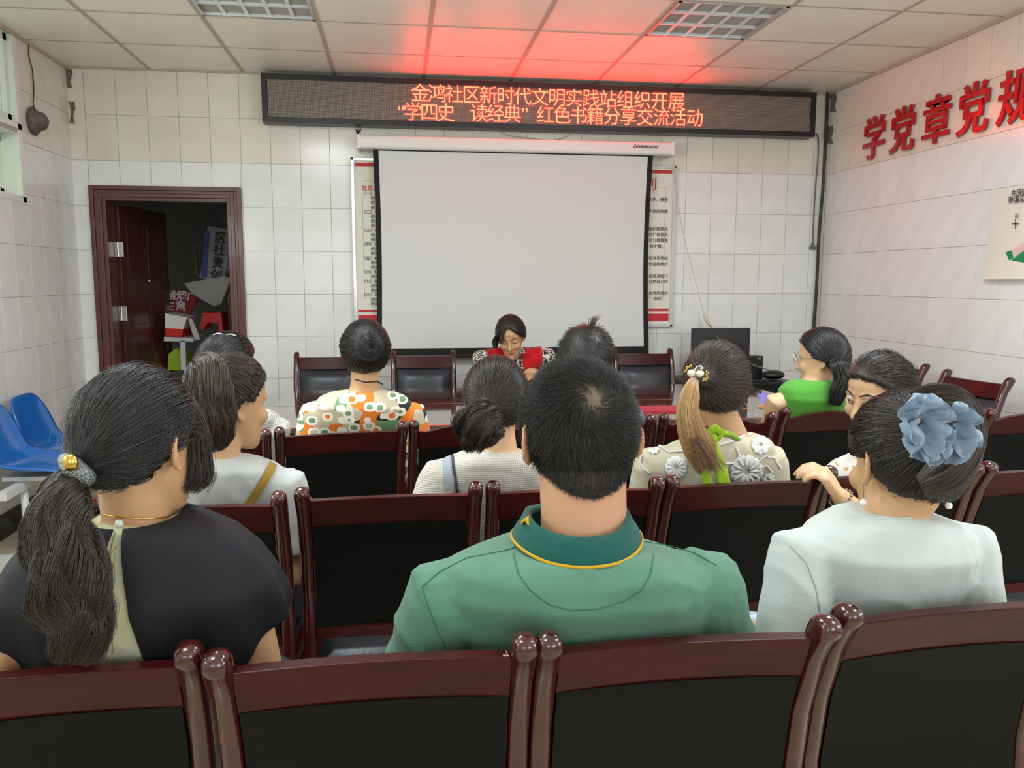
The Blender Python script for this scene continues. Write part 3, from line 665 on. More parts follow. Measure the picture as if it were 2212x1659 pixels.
# ---------------------------------------------------------------- wooden meeting chairs
CHH = .93
def chair_proto(wavy, label):
    t = empty('wooden_chair', (0, 0, 0), label, 'chair')
    for s in (-1, 1):
        prof = [(-.035, .0), (-.01, .2), (.045, .40), (.075, .52), (.078, .64), (.058, .76), (.022, .86), (-.004, .905), (-.012, CHH-.014)]
        hw = [.015, .016, .017, .017, .017, .017, .017, .0185, .0185]
        hd = [.017, .019, .022, .021, .019, .019, .020, .024, .024]
        rings = []
        for (y, z), w, d in zip(prof, hw, hd):
            r = []
            for k in range(12):
                a = 2*PI*k/12; cx, sy = math.cos(a), math.sin(a)
                q = 3.2; cxx = math.copysign(abs(cx)**(2/q), cx); syy = math.copysign(abs(sy)**(2/q), sy)
                r.append((s*.2025+cxx*w, y+syy*d, z+syy*d*.25))
            rings.append(r)
        # rounded scroll cap
        y, z = prof[-1]
        for f, dz in ((.93, .008), (.7, .014), (.3, .018)):
            rings.append([(s*.2025+math.copysign(abs(math.cos(2*PI*k/12))**(2/3), math.cos(2*PI*k/12))*.0185*f, y-.001+math.copysign(abs(math.sin(2*PI*k/12))**(2/3), math.sin(2*PI*k/12))*.024*f, z+dz) for k in range(12)])
        MB().loft(rings).build('back_post', WOOD, t, smooth=True)
    # crest rail
    n = 14; rings = []
    for i in range(n+1):
        u = i/n; x = -.186+.372*u
        zt = .897
        if wavy: zt = .893+.016*(.5-.5*math.cos(2*PI*u))-.008*math.exp(-((u-.08)/.08)**2)-.008*math.exp(-((u-.92)/.08)**2)
        zb = .822
        cur = .012*(1-(2*u-1)**2)
        def yy(z): return np.interp(z, [.76, .86, .905], [.058, .022, -.002])
        y1, y0 = yy(zt), yy(zb)
        rings.append([(x, y0-.013+cur, zb), (x, y0+.013+cur, zb), (x, y1+.015+cur, zt), (x, y1-.011+cur, zt)])
    MB().loft(rings).build('crest_rail', WOODH, t, bevel=.0025)
    def slab(name, m, z0, z1, hx, off, th, bev, bulge=0, n=9):
        mb = MB(); N = 9; rings_f = []
        front, back = [], []
        vs = []; fs = []
        for i in range(N+1):
            for j in range(n+1):
                u, v = i/N, j/n; x = -hx+2*hx*u; z = z0+(z1-z0)*v
                y = np.interp(z, [.4, .52, .64, .76, .86], [.045, .075, .078, .058, .022])+.010*(1-(2*u-1)**2)
                bl = bulge*(1-(2*u-1)**6)*(1-(2*v-1)**6)
                vs.append((x, y+off+bl, z))
        m0 = len(vs)
        for i in range(N+1):
            for j in range(n+1):
                x, y, z = vs[i*(n+1)+j]; u, v = i/N, j/n; bl = bulge*(1-(2*u-1)**6)*(1-(2*v-1)**6)
                vs.append((x, y-bl-th, z))
        for i in range(N):
            for j in range(n):
                a = i*(n+1)+j; fs.append((a, a+n+1, a+n+2, a+1)); fs.append((m0+a, m0+a+1, m0+a+n+2, m0+a+n+1))
        for i in range(N):
            a = i*(n+1); fs.append((a, m0+a, m0+a+n+1, a+n+1)); a = i*(n+1)+n; fs.append((a, a+n+1, m0+a+n+1, m0+a))
        for j in range(n):
            a = j; fs.append((a, a+1, m0+a+1, m0+a)); a = N*(n+1)+j; fs.append((a, m0+a, m0+a+1, a+1))
        mb.add(vs, fs); return mb.build(name, m, t, smooth='auto')
    slab('back_panel', BLACKL, .553, .826, .184, .0, .014, 0)
    slab('back_cushion', NAVYL, .556, .815, .176, .001, .006, 0, bulge=.026)
    MB().loft([[(x, .061, .528), (x, .088, .528), (x, .088, .556), (x, .061, .556)] for x in (-.186, .186)]).build('bottom_rail', WOODH, t, bevel=.002)
    # seat
    vs = []; fs = []; N = 10
    MB().loft([[(-.20, .05, .40), (.20, .05, .40), (.208, .44, .40), (-.208, .44, .40)], [(-.20, .05, .435), (.20, .05, .435), (.208, .44, .435), (-.208, .44, .435)]]).build('seat_frame', WOODH, t, bevel=.003)
    MB().loft([[(-.18, .085, .435), (.18, .085, .435), (.198, .45, .435), (-.198, .45, .435)], [(-.18, .08, .46), (.18, .08, .46), (.2, .455, .46), (-.2, .455, .46)], [(-.15, .11, .477), (.15, .11, .477), (.18, .42, .477), (-.18, .42, .477)]]).build('seat_cushion', NAVYL, t, bevel=.008, smooth=True, seg=3)
    for s in (-1, 1):
        MB().tube([(s*.192, .42, .02), (s*.192, .42, .22), (s*.190, .415, .40)], [.014, .019, .021], 10, round_=False).build('front_leg', WOOD, t, smooth=True)
        MB().loft([[(s*.2-.009, .02, .20), (s*.2+.009, .02, .20), (s*.2+.009, .02, .225), (s*.2-.009, .02, .225)], [(s*.203-.009, .41, .20), (s*.203+.009, .41, .20), (s*.203+.009, .41, .225), (s*.203-.009, .41, .225)]]).build('stretcher', WOODH, t)
    return t
flat0 = chair_proto(False, ''); wavy0 = chair_proto(True, '')
used = {'f': False, 'w': False}
def place_chair(x, y, rz, kind, label, group):
    pr = flat0 if kind == 'f' else wavy0
    if used[kind]: o = copy_tree(pr)
    else: o = pr; used[kind] = True
    o.location = (x, y, 0); o.rotation_euler = (0, 0, rz); tag(o, label, 'chair', group); return o
g1, g2, g3, g4 = 'chairs in the nearest row', 'chairs in the second row', 'chairs in the third row', 'chairs facing the room behind the meeting tables'
R_ = math.radians
def two(pa, pb, kind, label, group, rz=None, w=.405, z=CHH+.002):
    a = atz(pa[0], pa[1], z); 
    if pb: b = atz(pb[0], pb[1], z); d = b-a; rz = math.atan2(d.y, d.x) if rz is None else rz; c = (a+b)/2
    else: c = a+Vector((math.cos(rz), math.sin(rz), 0))*w/2
    return place_chair(c.x+.0, c.y+.012, rz, kind, label, group)
def right(pb, kind, label, group, rz, w=.405):
    b = atz(pb[0], pb[1], CHH+.002); c = b-Vector((math.cos(rz), math.sin(rz), 0))*w/2
    return place_chair(c.x, c.y+.012, rz, kind, label, group)
right((405, 1388), 'f', 'dark red wooden chair at the bottom left behind the ponytailed woman in black', g1, R_(4))
r1b = two((468, 1406), (1133, 1369), 'f', 'empty wooden chair at the bottom with worn pale joint at its right end', g1)
two((1185, 1366), (1787, 1331), 'f', 'wooden chair directly behind the man in the green polo, right of centre', g1)
two((1832, 1306), None, 'f', 'wooden chair at the bottom right behind the woman with the blue flower clip', g1, rz=R_(3.5))
two((197, 1075), (598, 1062), 'f', 'second-row chair behind the woman with the mustard strap', g2)
r2b = two((650, 1053), (1028, 1040), 'f', 'empty second-row chair with chipped crest rail left of the man in green', g2)
two((1066, 1038), (1420, 1030), 'f', 'second-row chair in front of the man in the green polo', g2)
two((1450, 1027), None, 'f', 'second-row chair behind the woman in the lace blouse', g2, rz=R_(2.5))
right((2108, 1000), 'f', 'second-row chair behind the head with the blue flower clip', g2, R_(-2), )
two((2137, 998), None, 'f', 'second-row chair cut off by the right edge of the photo', g2, rz=R_(2))
right((572, 927), 'f', 'third-row chair at the left behind the woman in white crochet', g3, R_(9))
two((603, 923), (868, 910), 'f', 'third-row chair behind the woman in the patterned blouse', g3)
two((893, 908), None, 'w', 'third-row chair with wavy crest rail beside the low bun of the woman in cream knit', g3, rz=R_(3.5))
two((1170, 900), (1403, 895), 'f', 'third-row chair mostly hidden by the head of the man in green', g3)
two((1438, 893), (1665, 890), 'w', 'third-row chair with wavy crest rail in front of the woman in the lace blouse', g3)
two((1690, 880), None, 'w', 'third-row chair with wavy crest rail behind the woman in the green sleeveless top', g3, rz=R_(0), w=.43)
two((2141, 884), None, 'w', 'third-row chair with wavy crest rail cut off by the right edge', g3, rz=R_(0))
for xl, py, lab in [(640, 771, 'leftmost chair on the far side of the meeting tables'), (850, 762, 'far-side chair between the bun-haired woman and the presenter'), (1048, 757, 'far-side chair that the presenter sits on'), (1188, 756, 'far-side chair behind the man with tousled hair'), (1332, 756, 'rightmost chair on the far side of the meeting tables')]:
    a = at(xl, py, 5.52); 
    place_chair(a.x+.2, 5.56, PI, 'f', lab, g4)
a = atz(2108, 798, CHH)
sc1 = place_chair(3.02, 3.98, R_(-83)+PI*0, 'f', 'chair with leather back standing against the right wall, seat turned left', 'chairs along the right wall')
sc1.rotation_euler = (0, 0, R_(97)); sc1.location = (2.98, 3.86, 0)
sc2 = place_chair(3.0, 4.55, R_(97), 'f', 'chair against the right wall mostly hidden behind the woman turned sideways', 'chairs along the right wall')
CHIP = mat('chipped_lacquer', srgb(196, 172, 160), .7)
def chips(ch, spots):
    for x, y, z, w, h in spots:
        o = MB().loft([[(-w, 0, -h), (w*.7, 0, -h*.8), (w, 0, h*.6), (-w*.6, 0, h)], [(-w, .004, -h), (w*.7, .004, -h*.8), (w, .004, h*.6), (-w*.6, .004, h)]]).build('lacquer_chip', CHIP, ch); o.location = (x, y, z)
chips(r1b, [(.181, .005, .884, .003, .016), (.178, -.0035, .895, .006, .003)])
chips(r2b, [(x, -.001+.0105*(1-(x/.186)**2), .8955, .0028, .0012) for x in (-.10, -.055, -.045, .02, .032, .075, .11, .15)])
# ---------------------------------------------------------------- blue plastic bench on the left
bn = empty('waiting_bench', (-1.85, 4.4, 0), 'row of blue moulded plastic seats on a white steel frame by the left wall', 'bench')
def shell(cy, nm):
    prof = [(-.235, .775, .145, .01), (-.225, .72, .18, .018), (-.205, .64, .2, .03), (-.175, .55, .208, .04), (-.14, .485, .212, .045), (-.08, .455, .214, .045), (.02, .445, .214, .04), (.12, .45, .21, .03), (.19, .45, .2, .012), (.215, .435, .185, .0)]
    vs = []; fs = []; n = 14
    for (x, z, hw, curl) in prof:
        for k in range(n+1):
            u = -1+2*k/n; up = curl*abs(u)**3.2
            # curl goes forward (x) on the back and upward on the seat
            tb = max(0, min(1, (z-.46)/.15))
            vs.append((x+up*tb, cy-4.4+hw*u, z+up*(1-tb)-(.02*abs(u)**4 if x < -.23 else 0)))
    for i in range(len(prof)-1):
        for k in range(n): a = i*(n+1)+k; fs.append((a, a+1, a+n+2, a+n+1))
    o = MB().add(vs, fs).build(nm, BLUEP, bn, smooth=True)
    md = o.modifiers.new('s', 'SUBSURF'); md.levels = md.render_levels = 1
    md = o.modifiers.new('t', 'SOLIDIFY'); md.thickness = .012; md.offset = -1
    return o
for cy in (4.40, 4.83): shell(cy, 'seat_shell')
MB().box((-.04, -.35, .37), (.0, .75, .41)).build('beam', STEEL, bn)
for cy in (-.12, .6):
    MB().tube([(-.02, cy, .37), (-.02, cy, .03)], .018, 10, round_=False).build('leg', STEEL, bn, smooth=True)
    MB().box((-.2, cy-.02, .0), (.17, cy+.02, .03)).build('foot', STEEL, bn)
for cy in (0, .43): MB().box((-.12, cy-.12, .41), (.1, cy+.12, .43)).build('seat_bracket', STEEL, bn)

# ---------------------------------------------------------------- people
def finalize(mb, name, m, parent, voxel, disp=None, smooth=3, base=None):
    o = mb.build(name, m)
    md = o.modifiers.new('r', 'REMESH'); md.mode = 'VOXEL'; md.voxel_size = voxel; md.use_smooth_shade = True
    if smooth: md = o.modifiers.new('s', 'SMOOTH'); md.factor = .5; md.iterations = smooth
    dg = bpy.context.evaluated_depsgraph_get(); dg.update()
    me = bpy.data.meshes.new_from_object(o.evaluated_get(dg)); old = o.data; o.modifiers.clear(); o.data = me; bpy.data.meshes.remove(old)
    if disp:
        n = len(me.vertices); co_ = np.empty(n*3); me.vertices.foreach_get('co', co_); no = np.empty(n*3); me.vertex_normals.foreach_get('vector', no)
        co_ = co_.reshape(-1, 3); no = no.reshape(-1, 3)
        d = np.array([disp(p) for p in co_]); co_ += no*d[:, None]; me.vertices.foreach_set('co', co_.ravel()); me.update()
    me.materials.clear(); me.materials.append(m)
    me.polygons.foreach_set('use_smooth', [True]*len(me.polygons))
    if base is not None: me.transform(Matrix.Translation(-Vector(base)))
    if parent is not None: o.parent = parent
    return o
def folds(amp=.004, seed=0, sx=9, sz=4):
    def f(p):
        a = noise.noise((p[0]*sx+seed, p[1]*sx, p[2]*sz+p[0]*5))
        b = noise.noise((p[0]*sx*1.7+p[2]*8+seed*3, p[1]*6, p[2]*sz*1.9))
        r = 1-abs(noise.noise((p[0]*7+p[2]*6+seed, p[1]*5+2, p[2]*5-p[0]*4)))*2.4
        return amp*(a*.8+b*.5+max(0, r)**3*.9)
    return f
def sring(c, hx, hy, z, n=24, q=2.5, tilt=0):
    out = []
    for k in range(n):
        a = 2*PI*k/n; cx, sy = math.cos(a), math.sin(a)
        out.append((c[0]+math.copysign(abs(cx)**(2/q), cx)*hx, c[1]+math.copysign(abs(sy)**(2/q), sy)*hy, z+tilt*cx))
    return out
class Head:
    def __init__(s, px, py, Y, yaw=0, pitch=0, roll=0, sc=1.0, el=(.080, .098, .106), ex=0):
        s.ex = ex
        s.C = at(px, py, Y); s.s = sc
        s.R = Matrix.Rotation(R_(yaw), 3, 'Z') @ Matrix.Rotation(R_(-pitch), 3, 'X') @ Matrix.Rotation(R_(roll), 3, 'Y')
        s.el = Vector(el)*sc
    def w(s, v): return s.C + s.R @ Vector(v)
    def ws(s, v): return s.C + s.R @ (Vector(v)*s.s)
    def loc(s, p): return s.R.transposed() @ (Vector(p)-s.C)
    def er(s, d): return 1/math.sqrt((d[0]/s.el[0])**2+(d[1]/s.el[1])**2+(d[2]/s.el[2])**2)
    def body(s, mb):
        L = [(-.132, .016, .078, .045), (-.122, .030, .086, .02), (-.104, .043, .088, -.01), (-.078, .055, .088, -.045), (-.05, .062, .086, -.068), (-.02, .067, .084, -.082), (.01, .070, .087, -.088), (.04, .070, .086, -.086), (.065, .062, .072, -.074), (.085, .045, .048, -.052), (.097, .02, .02, -.022)]
        rings = []
        for z, hw, f, b in L:
            r = []
            for k in range(22):
                a = 2*PI*k/22; cx, sy = math.cos(a), math.sin(a)
                x = math.copysign(abs(cx)**(.87), cx)*hw; cy = (f+b)/2; y = cy+math.copysign(abs(sy)**(.9), sy)*(f-b)/2
                r.append(s.ws((x, y, z)))
            rings.append(r)
        mb.loft(rings)
        # nose, brow ridge, cheeks, chin, mouth mound
        mb.tube([s.ws((0, .082, .0)), s.ws((0, .092, -.022)), s.ws((0, .104, -.044))], [.007*s.s, .009*s.s, .012*s.s], 8)
        for q in (-1, 1):
            mb.sphere(s.ws((q*.011, .093, -.048)), .0085*s.s, 8, 6); mb.sphere(s.ws((q*.036, .066, -.04)), .024*s.s, 10, 7)
            mb.tube([s.ws((q*.014, .085, .012)), s.ws((q*.045, .073, .010))], .007*s.s, 8)
            # ear: tilted oval shell, raised rim, lobe
            ec = lambda u, v: s.ws((q*(.074+s.ex-u*.55), -.008+u, -.018+v))
            rim = [ec(.019*math.cos(a)*-1, .030*math.sin(a)) for a in [R_(d_) for d_ in (-75, -45, -15, 15, 45, 75, 105, 140)]]
            mb.tube(rim, [.0048*s.s]*8, 7)
            vs_ = [[ec(.017*f*math.cos(a), .027*f*math.sin(a))+s.R @ Vector((q*o_, 0, 0)) for a in [2*PI*k/12 for k in range(12)]] for f, o_ in ((.3, -.014), (1, -.010), (1, .000), (.3, -.003))]
            mb.loft(vs_); mb.sphere(ec(.004, -.030), .0078*s.s, 8, 6); mb.sphere(s.ws((q*(.066+s.ex*.7), -.004, -.015)), (.010*s.s, .012*s.s, .018*s.s), 8, 6, s.R)
        mb.sphere(s.ws((0, .078, -.075)), (.024*s.s, .014*s.s, .016*s.s), 10, 7, s.R); mb.sphere(s.ws((0, .076, -.112)), .018*s.s, 10, 7)
        return mb
def hand(mb, wrist, fdir, pnorm, thumb, s=1.0, curl=.5):
    """palm + five fingers; fdir: finger direction, pnorm: palm normal, thumb: +1/-1 side"""
    w = Vector(wrist); f = Vector(fdir).normalized(); p = Vector(pnorm); p = (p-f*p.dot(f)).normalized(); t = f.cross(p)*thumb
    k = w+f*.075*s
    mb.loft([[w+t*a*.024*s+p*b*.013*s for a, b in ((-1, -1), (1, -1), (1, 1), (-1, 1))], [w+f*.035*s+t*a*.036*s+p*b*.013*s for a, b in ((-1, -1), (1, -1), (1, 1), (-1, 1))], [k+t*a*.039*s+p*b*.011*s for a, b in ((-1, -1), (1, -1), (1, 1), (-1, 1))]])
    for q, (o_, L) in enumerate([(.030, .070), (.010, .079), (-.010, .073), (-.029, .056)]):
        a = k+t*o_*s-f*.01*s; pts = [a]; d = f.copy(); ang = 0
        for seg, fr in enumerate((.46, .3, .24)):
            ang += curl*(.5, .8, .6)[seg]; d = f*math.cos(ang)+p*math.sin(ang); a = a+d*L*fr*1.15*s; pts.append(a)
        mb.tube(pts, [.0095*s, .009*s, .0082*s, .007*s], 8)
    a = w+f*.022*s+t*.026*s; d1 = (f*.65+t*.75+p*.2).normalized(); b_ = a+d1*.036*s; d2 = (f*.95+t*.2+p*.35).normalized(); c_ = b_+d2*.03*s
    mb.tube([a, b_, c_], [.012*s, .0105*s, .0085*s], 8)
HM = {}
def strands(name, paths, r, m, parent, base, taper=True):
    """paths: list of (k,3) arrays"""
    cu = bpy.data.hair_curves.new(name); cu.add_curves([len(p) for p in paths])
    P = np.concatenate(paths).astype(np.float32)-np.array(base, dtype=np.float32)
    cu.attributes['position'].data.foreach_set('vector', P.ravel())
    ra = cu.attributes.get('radius') or cu.attributes.new('radius', 'FLOAT', 'POINT')
    R = np.concatenate([r*np.clip(np.linspace(1.0, .35 if taper else .8, len(p)), 0, 1) for p in paths]).astype(np.float32)
    ra.data.foreach_set('value', R)
    cu.materials.append(m)
    o = bpy.data.objects.new(name, cu); col.objects.link(o); o.parent = parent; o['kind'] = 'stuff'
    return o
LINE = ([0, 35, 60, 78, 92, 104, 125, 150, 180], [40, 34, 18, -6, 2, -22, -42, -46, -48])
def make_cap(H, m, parent, base, th=.012, line=LINE, lump=.0, thf=None, name='hair'):
    nu, nv = 56, 40; rings = []
    rnd = random.Random(3)
    for i in range(1, nv):
        el = -90+180*i/nv; r = []
        for k in range(nu):
            az = 2*PI*k/nu; ph = abs(((math.degrees(az)+180) % 360)-180)
            d = Vector((math.sin(az)*math.cos(R_(el)), math.cos(az)*math.cos(R_(el)), math.sin(R_(el))))
            m_ = min(1, max(0, (el-np.interp(ph, line[0], line[1])+3)/7)); m_ = m_*m_*(3-2*m_)
            t_ = th*(thf(d) if thf else 1)+lump*noise.noise(d*4)
            rr = H.er(d)*(1-.14*(1-m_))-.004+t_*m_-.02*(1-m_)
            r.append(H.w(d*rr))
        rings.append(r)
    return MB().loft(rings).build(name, m, parent, smooth=True, base=base)
def slerp(a, b, t):
    om = math.acos(max(-1, min(1, a.dot(b))))
    if om < 1e-4: return a
    return (a*math.sin((1-t)*om)+b*math.sin(t*om))/math.sin(om)
def roots(n, line, rnd, margin=0):
    out = []
    while len(out) < n:
        z = rnd.uniform(-.8, 1); az = rnd.uniform(0, 2*PI); el = math.degrees(math.asin(z)); ph = abs(((math.degrees(az)+180) % 360)-180)
        if el < np.interp(ph, line[0], line[1])+margin+rnd.gauss(0, 1.5): continue
        c = math.sqrt(1-z*z); out.append(Vector((math.sin(az)*c, math.cos(az)*c, z)))
    return out
def pulled(H, tie, n, m, parent, base, th=.012, line=LINE, r=.0005, seed=1, frizz=.002, thf=None, k=11, sag=0, stray=.03):
    rnd = random.Random(seed); dt = H.loc(tie).normalized(); rt = H.loc(tie).length; paths = []
    for d in roots(n, line, rnd):
        lay = rnd.uniform(-.002, .003); ph = rnd.uniform(0, 6.28); fz = rnd.gauss(0, 1)*frizz; cl = noise.noise(d*9)*.0035
        st = rnd.random() < stray; P = []; end = rnd.uniform(.85, 1) if not st else rnd.uniform(.4, .8)
        sw = rnd.gauss(0, .05)
        for i in range(k):
            t = i/(k-1)*end; q = slerp(d, dt, t)
            side = q.cross(dt); q = (q+side*sw*math.sin(PI*t)).normalized()
            T = th*(thf(q) if thf else 1)
            rr = H.er(q)-.004+T*min(1, .35+t*4)+lay+cl*math.sin(PI*min(1, t*1.2))
            if st: rr += .02*t*t*(1+abs(fz)*100)
            rr += fz*math.sin(ph+t*7)
            if t > .8: rr = rr*(1-(t-.8)/.2)+rt*((t-.8)/.2)
            P.append(H.w(q*rr))
        paths.append(np.array(P))
    return strands('hair_strands', paths, r, m, parent, base)
def tail(pts, wid, n, m, parent, base, capm, wave=.004, freq=3, r=.0006, seed=2, name='ponytail', flat=.7, k=18, tipvar=.25, mtip=None, core=.75, curl=0):
    rnd = random.Random(seed); P0 = [Vector(p) for p in pts]; N = 40; C = []; Wd = []
    for i in range(N+1):
        u = i/N*(len(P0)-1); j = min(int(u), len(P0)-2); f = u-j
        p0, p1, p2, p3 = P0[max(j-1, 0)], P0[j], P0[j+1], P0[min(j+2, len(P0)-1)]
        C.append(.5*((2*p1)+(p2-p0)*f+(2*p0-5*p1+4*p2-p3)*f*f+(3*p1-p0-3*p2+p3)*f**3)); Wd.append(wid[j]*(1-f)+wid[j+1]*f)
    V = Vector((0, -1, 0.05)); fr = []
    for i in range(N+1):
        t = (C[min(i+1, N)]-C[max(i-1, 0)]).normalized(); B = (V-t*V.dot(t)).normalized(); S = t.cross(B); fr.append((S, B))
    mb = MB(); rings = []
    cr = [1]*(N+1)
    for i in range(0, N-1, 2):
        S, B = fr[i]; tp = core*(1 if i < N*.8 else max(.15, (N-i)/(N*.2)))
        rings.append([C[i]+(S*math.cos(a)+B*math.sin(a)*flat)*Wd[i]*tp for a in [2*PI*q/14 for q in range(14)]])
    core_o = mb.loft(rings).build(name, capm, parent, smooth=True, base=base)
    paths = []; 
    for _ in range(n):
        a = rnd.uniform(0, 2*PI); q = math.sqrt(rnd.uniform(.3, 1)); u, v = q*math.cos(a), q*math.sin(a)*flat
        L = 1-abs(rnd.gauss(0, tipvar*.5)); L = max(.35, L); ph = noise.noise((u*2.2, v*2.2, seed))*7+rnd.gauss(0, .25); am = wave*(.6+.8*rnd.random()); P = []
        dr = rnd.gauss(0, .06)
        for i in range(k):
            t = i/(k-1)*L; x = t*N; j = min(int(x), N-1); f = x-j
            c = C[j].lerp(C[j+1], f); S, B = fr[j]; w_ = Wd[j]*(1-f)+Wd[j+1]*f
            s1 = math.sin(ph+t*freq*6.28)*am*min(1, t*4); s2 = math.cos(ph+t*freq*6.28)*am*min(1, t*4)*.8
            P.append(c+S*(u*w_+s1+dr*t*w_)+B*(v*w_+s2))
        paths.append(np.array(P))
    strands('hair_strands', paths, r, m, parent, base)
    return core_o
def short_hair(H, whorl, n, m, parent, base, L=(.012, .02), line=LINE, r=.00042, seed=3, stand=.5, spin=.7, mess=.15, k=5, thf=None, thin=0):
    rnd = random.Random(seed); dw = H.loc(whorl).normalized(); paths = []
    for d in roots(n, line, rnd, -2):
        out = (d-dw*d.dot(dw))
        out = out.normalized() if out.length > .01 else Vector((1, 0, 0))
        tg = (out-d*out.dot(d)); tg = tg.normalized() if tg.length > 0 else out
        sp = d.cross(tg); dist = math.acos(max(-1, min(1, d.dot(dw))))
        fl = (tg*1+sp*spin*math.exp(-dist*1.2)); cl = noise.noise_vector(d*5)*mess+Vector((rnd.gauss(0, 1), rnd.gauss(0, 1), rnd.gauss(0, 1)))*mess*.5
        if thin and dist < thin*1.6 and rnd.random() < .45*(1-dist/(thin*1.6)): continue
        st = stand*(1 if d.z > .1 else .6)
        ln = rnd.uniform(*L)*(thf(d) if thf else 1)
        p = d*(H.er(d)-.001); P = [H.w(p)]; q = (d*st+fl*.9+cl).normalized()
        for i in range(k-1):
            p = p+q*ln/(k-1); P.append(H.w(p)); q = (q-d*.10+fl*.12).normalized()
        paths.append(np.array(P))
    return strands('hair_strands', paths, r, m, parent, base)

def person(label, Y, head, rings, sh, skin, shirt, voxel=.007, sleeve=.5, arm_r=.046, elbows=None, wrists=None, hands=True, neck_r=.05, sh_mat_name='blouse', fold=.004, seed=0, neck_to=None, sleeve_flare=.012, trousers=TROUS, legs=True, facing=0, fdirs=None, thin=.0, lk=1.0):
    cx = at((rings[-1][1]+rings[-1][2])/2, rings[-1][0], Y).x
    t = empty('person', (cx, Y, 0), label, 'person'); b = t.location.copy()
    fx, fy = -math.sin(R_(facing)), math.cos(R_(facing))
    fwd = Vector((fx, fy, 0)); sd = Vector((fy, -fx, 0))
    RR = []
    for py, xl, xr, d, dy in rings:
        a, c = at(xl, py, Y+dy), at(xr, py, Y+dy); RR.append(((a.x+c.x)/2, Y+dy, (c.x-a.x)/2, d, (a.z+c.z)/2, (c.z-a.z)/2*.9))
    lean = lambda z: float(np.interp(z, [.5, .62, .80, .95], [.15, .14, .085, 0.0]))*lk
    RR = [(r[0]+fx*lean(r[4]), r[1]+fy*lean(r[4]))+r[2:] for r in RR]
    last = RR[-1]; cx0 = cx
    low = [(cx+fx*lean(z), Y+fy*lean(z), hw, dd, z, 0) for hw, dd, z in ((max(.15, min(.185, last[2])), .11, .80), (.165, .105, .68), (.175, .115, .57), (.17, .115, .50))]
    low = [l for l in low if l[4] < last[4]-.04]
    def tor(mb, g, extra=0):
        mb.loft([sring((r[0], r[1]), max(.01, r[2]+g), max(.01, r[3]+g), r[4]+(g if i == 0 else 0)*.2, tilt=r[5]) for i, r in enumerate(RR+low)]); return mb
    S = [at(sh[0][0], sh[0][1], Y+.0), at(sh[1][0], sh[1][1], Y+.0)]
    mbb = MB(); tor(mbb, -.018-thin); H = head; H.body(mbb)
    nb = Vector((RR[0][0], RR[0][1], RR[0][4])) if neck_to is None else Vector(neck_to)
    n0 = H.ws((0, -.018, -.055)); n1 = nb+Vector((0, .006, -.02))
    mbb.tube([n0, n0.lerp(n1, .5), n1], [neck_r*1.0, neck_r*.98, neck_r*1.0], 18)
    mbs = MB(); tor(mbs, 0)
    for i, q in enumerate((-1, 1)):
        E = (elbows[i] if elbows and elbows[i] is not None else S[i]+sd*q*.045+Vector((0, 0, -.27))-fwd*.01)
        Wr = (wrists[i] if wrists and wrists[i] is not None else E-sd*q*.075+fwd*.20+Vector((0, 0, -.02)))
        E, Wr = Vector(E), Vector(Wr)
        inn = S[i]-sd*q*.05
        mbb.tube([inn, S[i], S[i].lerp(E, .5), E], [arm_r*.95, arm_r*.98, arm_r*.92, arm_r*.8], 14)
        mbb.tube([E, E.lerp(Wr, .35), Wr], [arm_r*.78, arm_r*.78, arm_r*.52], 12)
        fd = (Wr-E).normalized()
        if fdirs and fdirs[i]: fd2, pn, cr = fdirs[i]; hand(mbb, Wr, fd2, pn, q, .95, cr)
        elif hands: hand(mbb, Wr, (fd+Vector((0, 0, -.25))), (0, 0, -1), -q if True else q, .92, .3)
        if sleeve > 0:
            C = S[i].lerp(E, sleeve)
            mbs.tube([inn, S[i], S[i].lerp(C, .6)], [arm_r*1.15+.006, arm_r*1.16+.008, arm_r*1.1+.010], 16)
            dirn = (C-S[i]).normalized()
            mbs.tube([S[i], S[i].lerp(C, .6), C], [arm_r*1.14+.008, arm_r*1.08+.010, arm_r*.98+sleeve_flare], 18, round_=False)
    if legs:
        hz = .565; hx_, hy_ = cx+fx*.135*lk, Y+fy*.135*lk
        kn = []
        for q in (-1, 1):
            hp = Vector((hx_, hy_, hz))+sd*q*.085+fwd*.02; kn_ = Vector((hx_, hy_, .535))+sd*q*.10+fwd*.38; an = Vector((hx_, hy_, .09))+sd*q*.10+fwd*.37
            mbb.tube([hp, kn_, an], [.07, .052, .034], 12)
            kn.append((hp, kn_, an))
    bo = finalize(mbb, 'body', skin, t, voxel, base=b, smooth=2)
    so = finalize(mbs, sh_mat_name, shirt, t, voxel, disp=folds(fold, seed), base=b, smooth=3)
    if legs:
        mt = MB()
        mt.loft([sring((hx_, hy_), .172, .112, z) for z in (.495, .55, .62)])
        for hp, kn_, an in kn:
            mt.tube([hp, kn_], [.078, .064], 14); mt.tube([kn_, an+Vector((0, 0, .03))], [.066, .05], 14)
        finalize(mt, 'trousers', trousers, t, max(voxel, .009), base=b, smooth=2)
        for hp, kn_, an in kn:
            a0 = Vector((an.x, an.y, .04)); MB().tube([a0-fwd*.04, a0+fwd*.08, a0+fwd*.15-Vector((0, 0, .008))], [.037, .038, .028], 12, flat=.95).build('shoe', SHOE, t, smooth=True, base=b)
    return t, b, bo, so, H
def proj(o, base, pxs, off=.002, closed=False):
    """drop photo points on the object's surface along the view ray"""
    out = []
    for x, y in pxs:
        d = Vector(ray(x, y)).normalized(); ok, p, nrm, _ = o.ray_cast(Vector((0, 0, CH))-Vector(base), d)
        if ok: out.append(p+nrm*off)
    return out
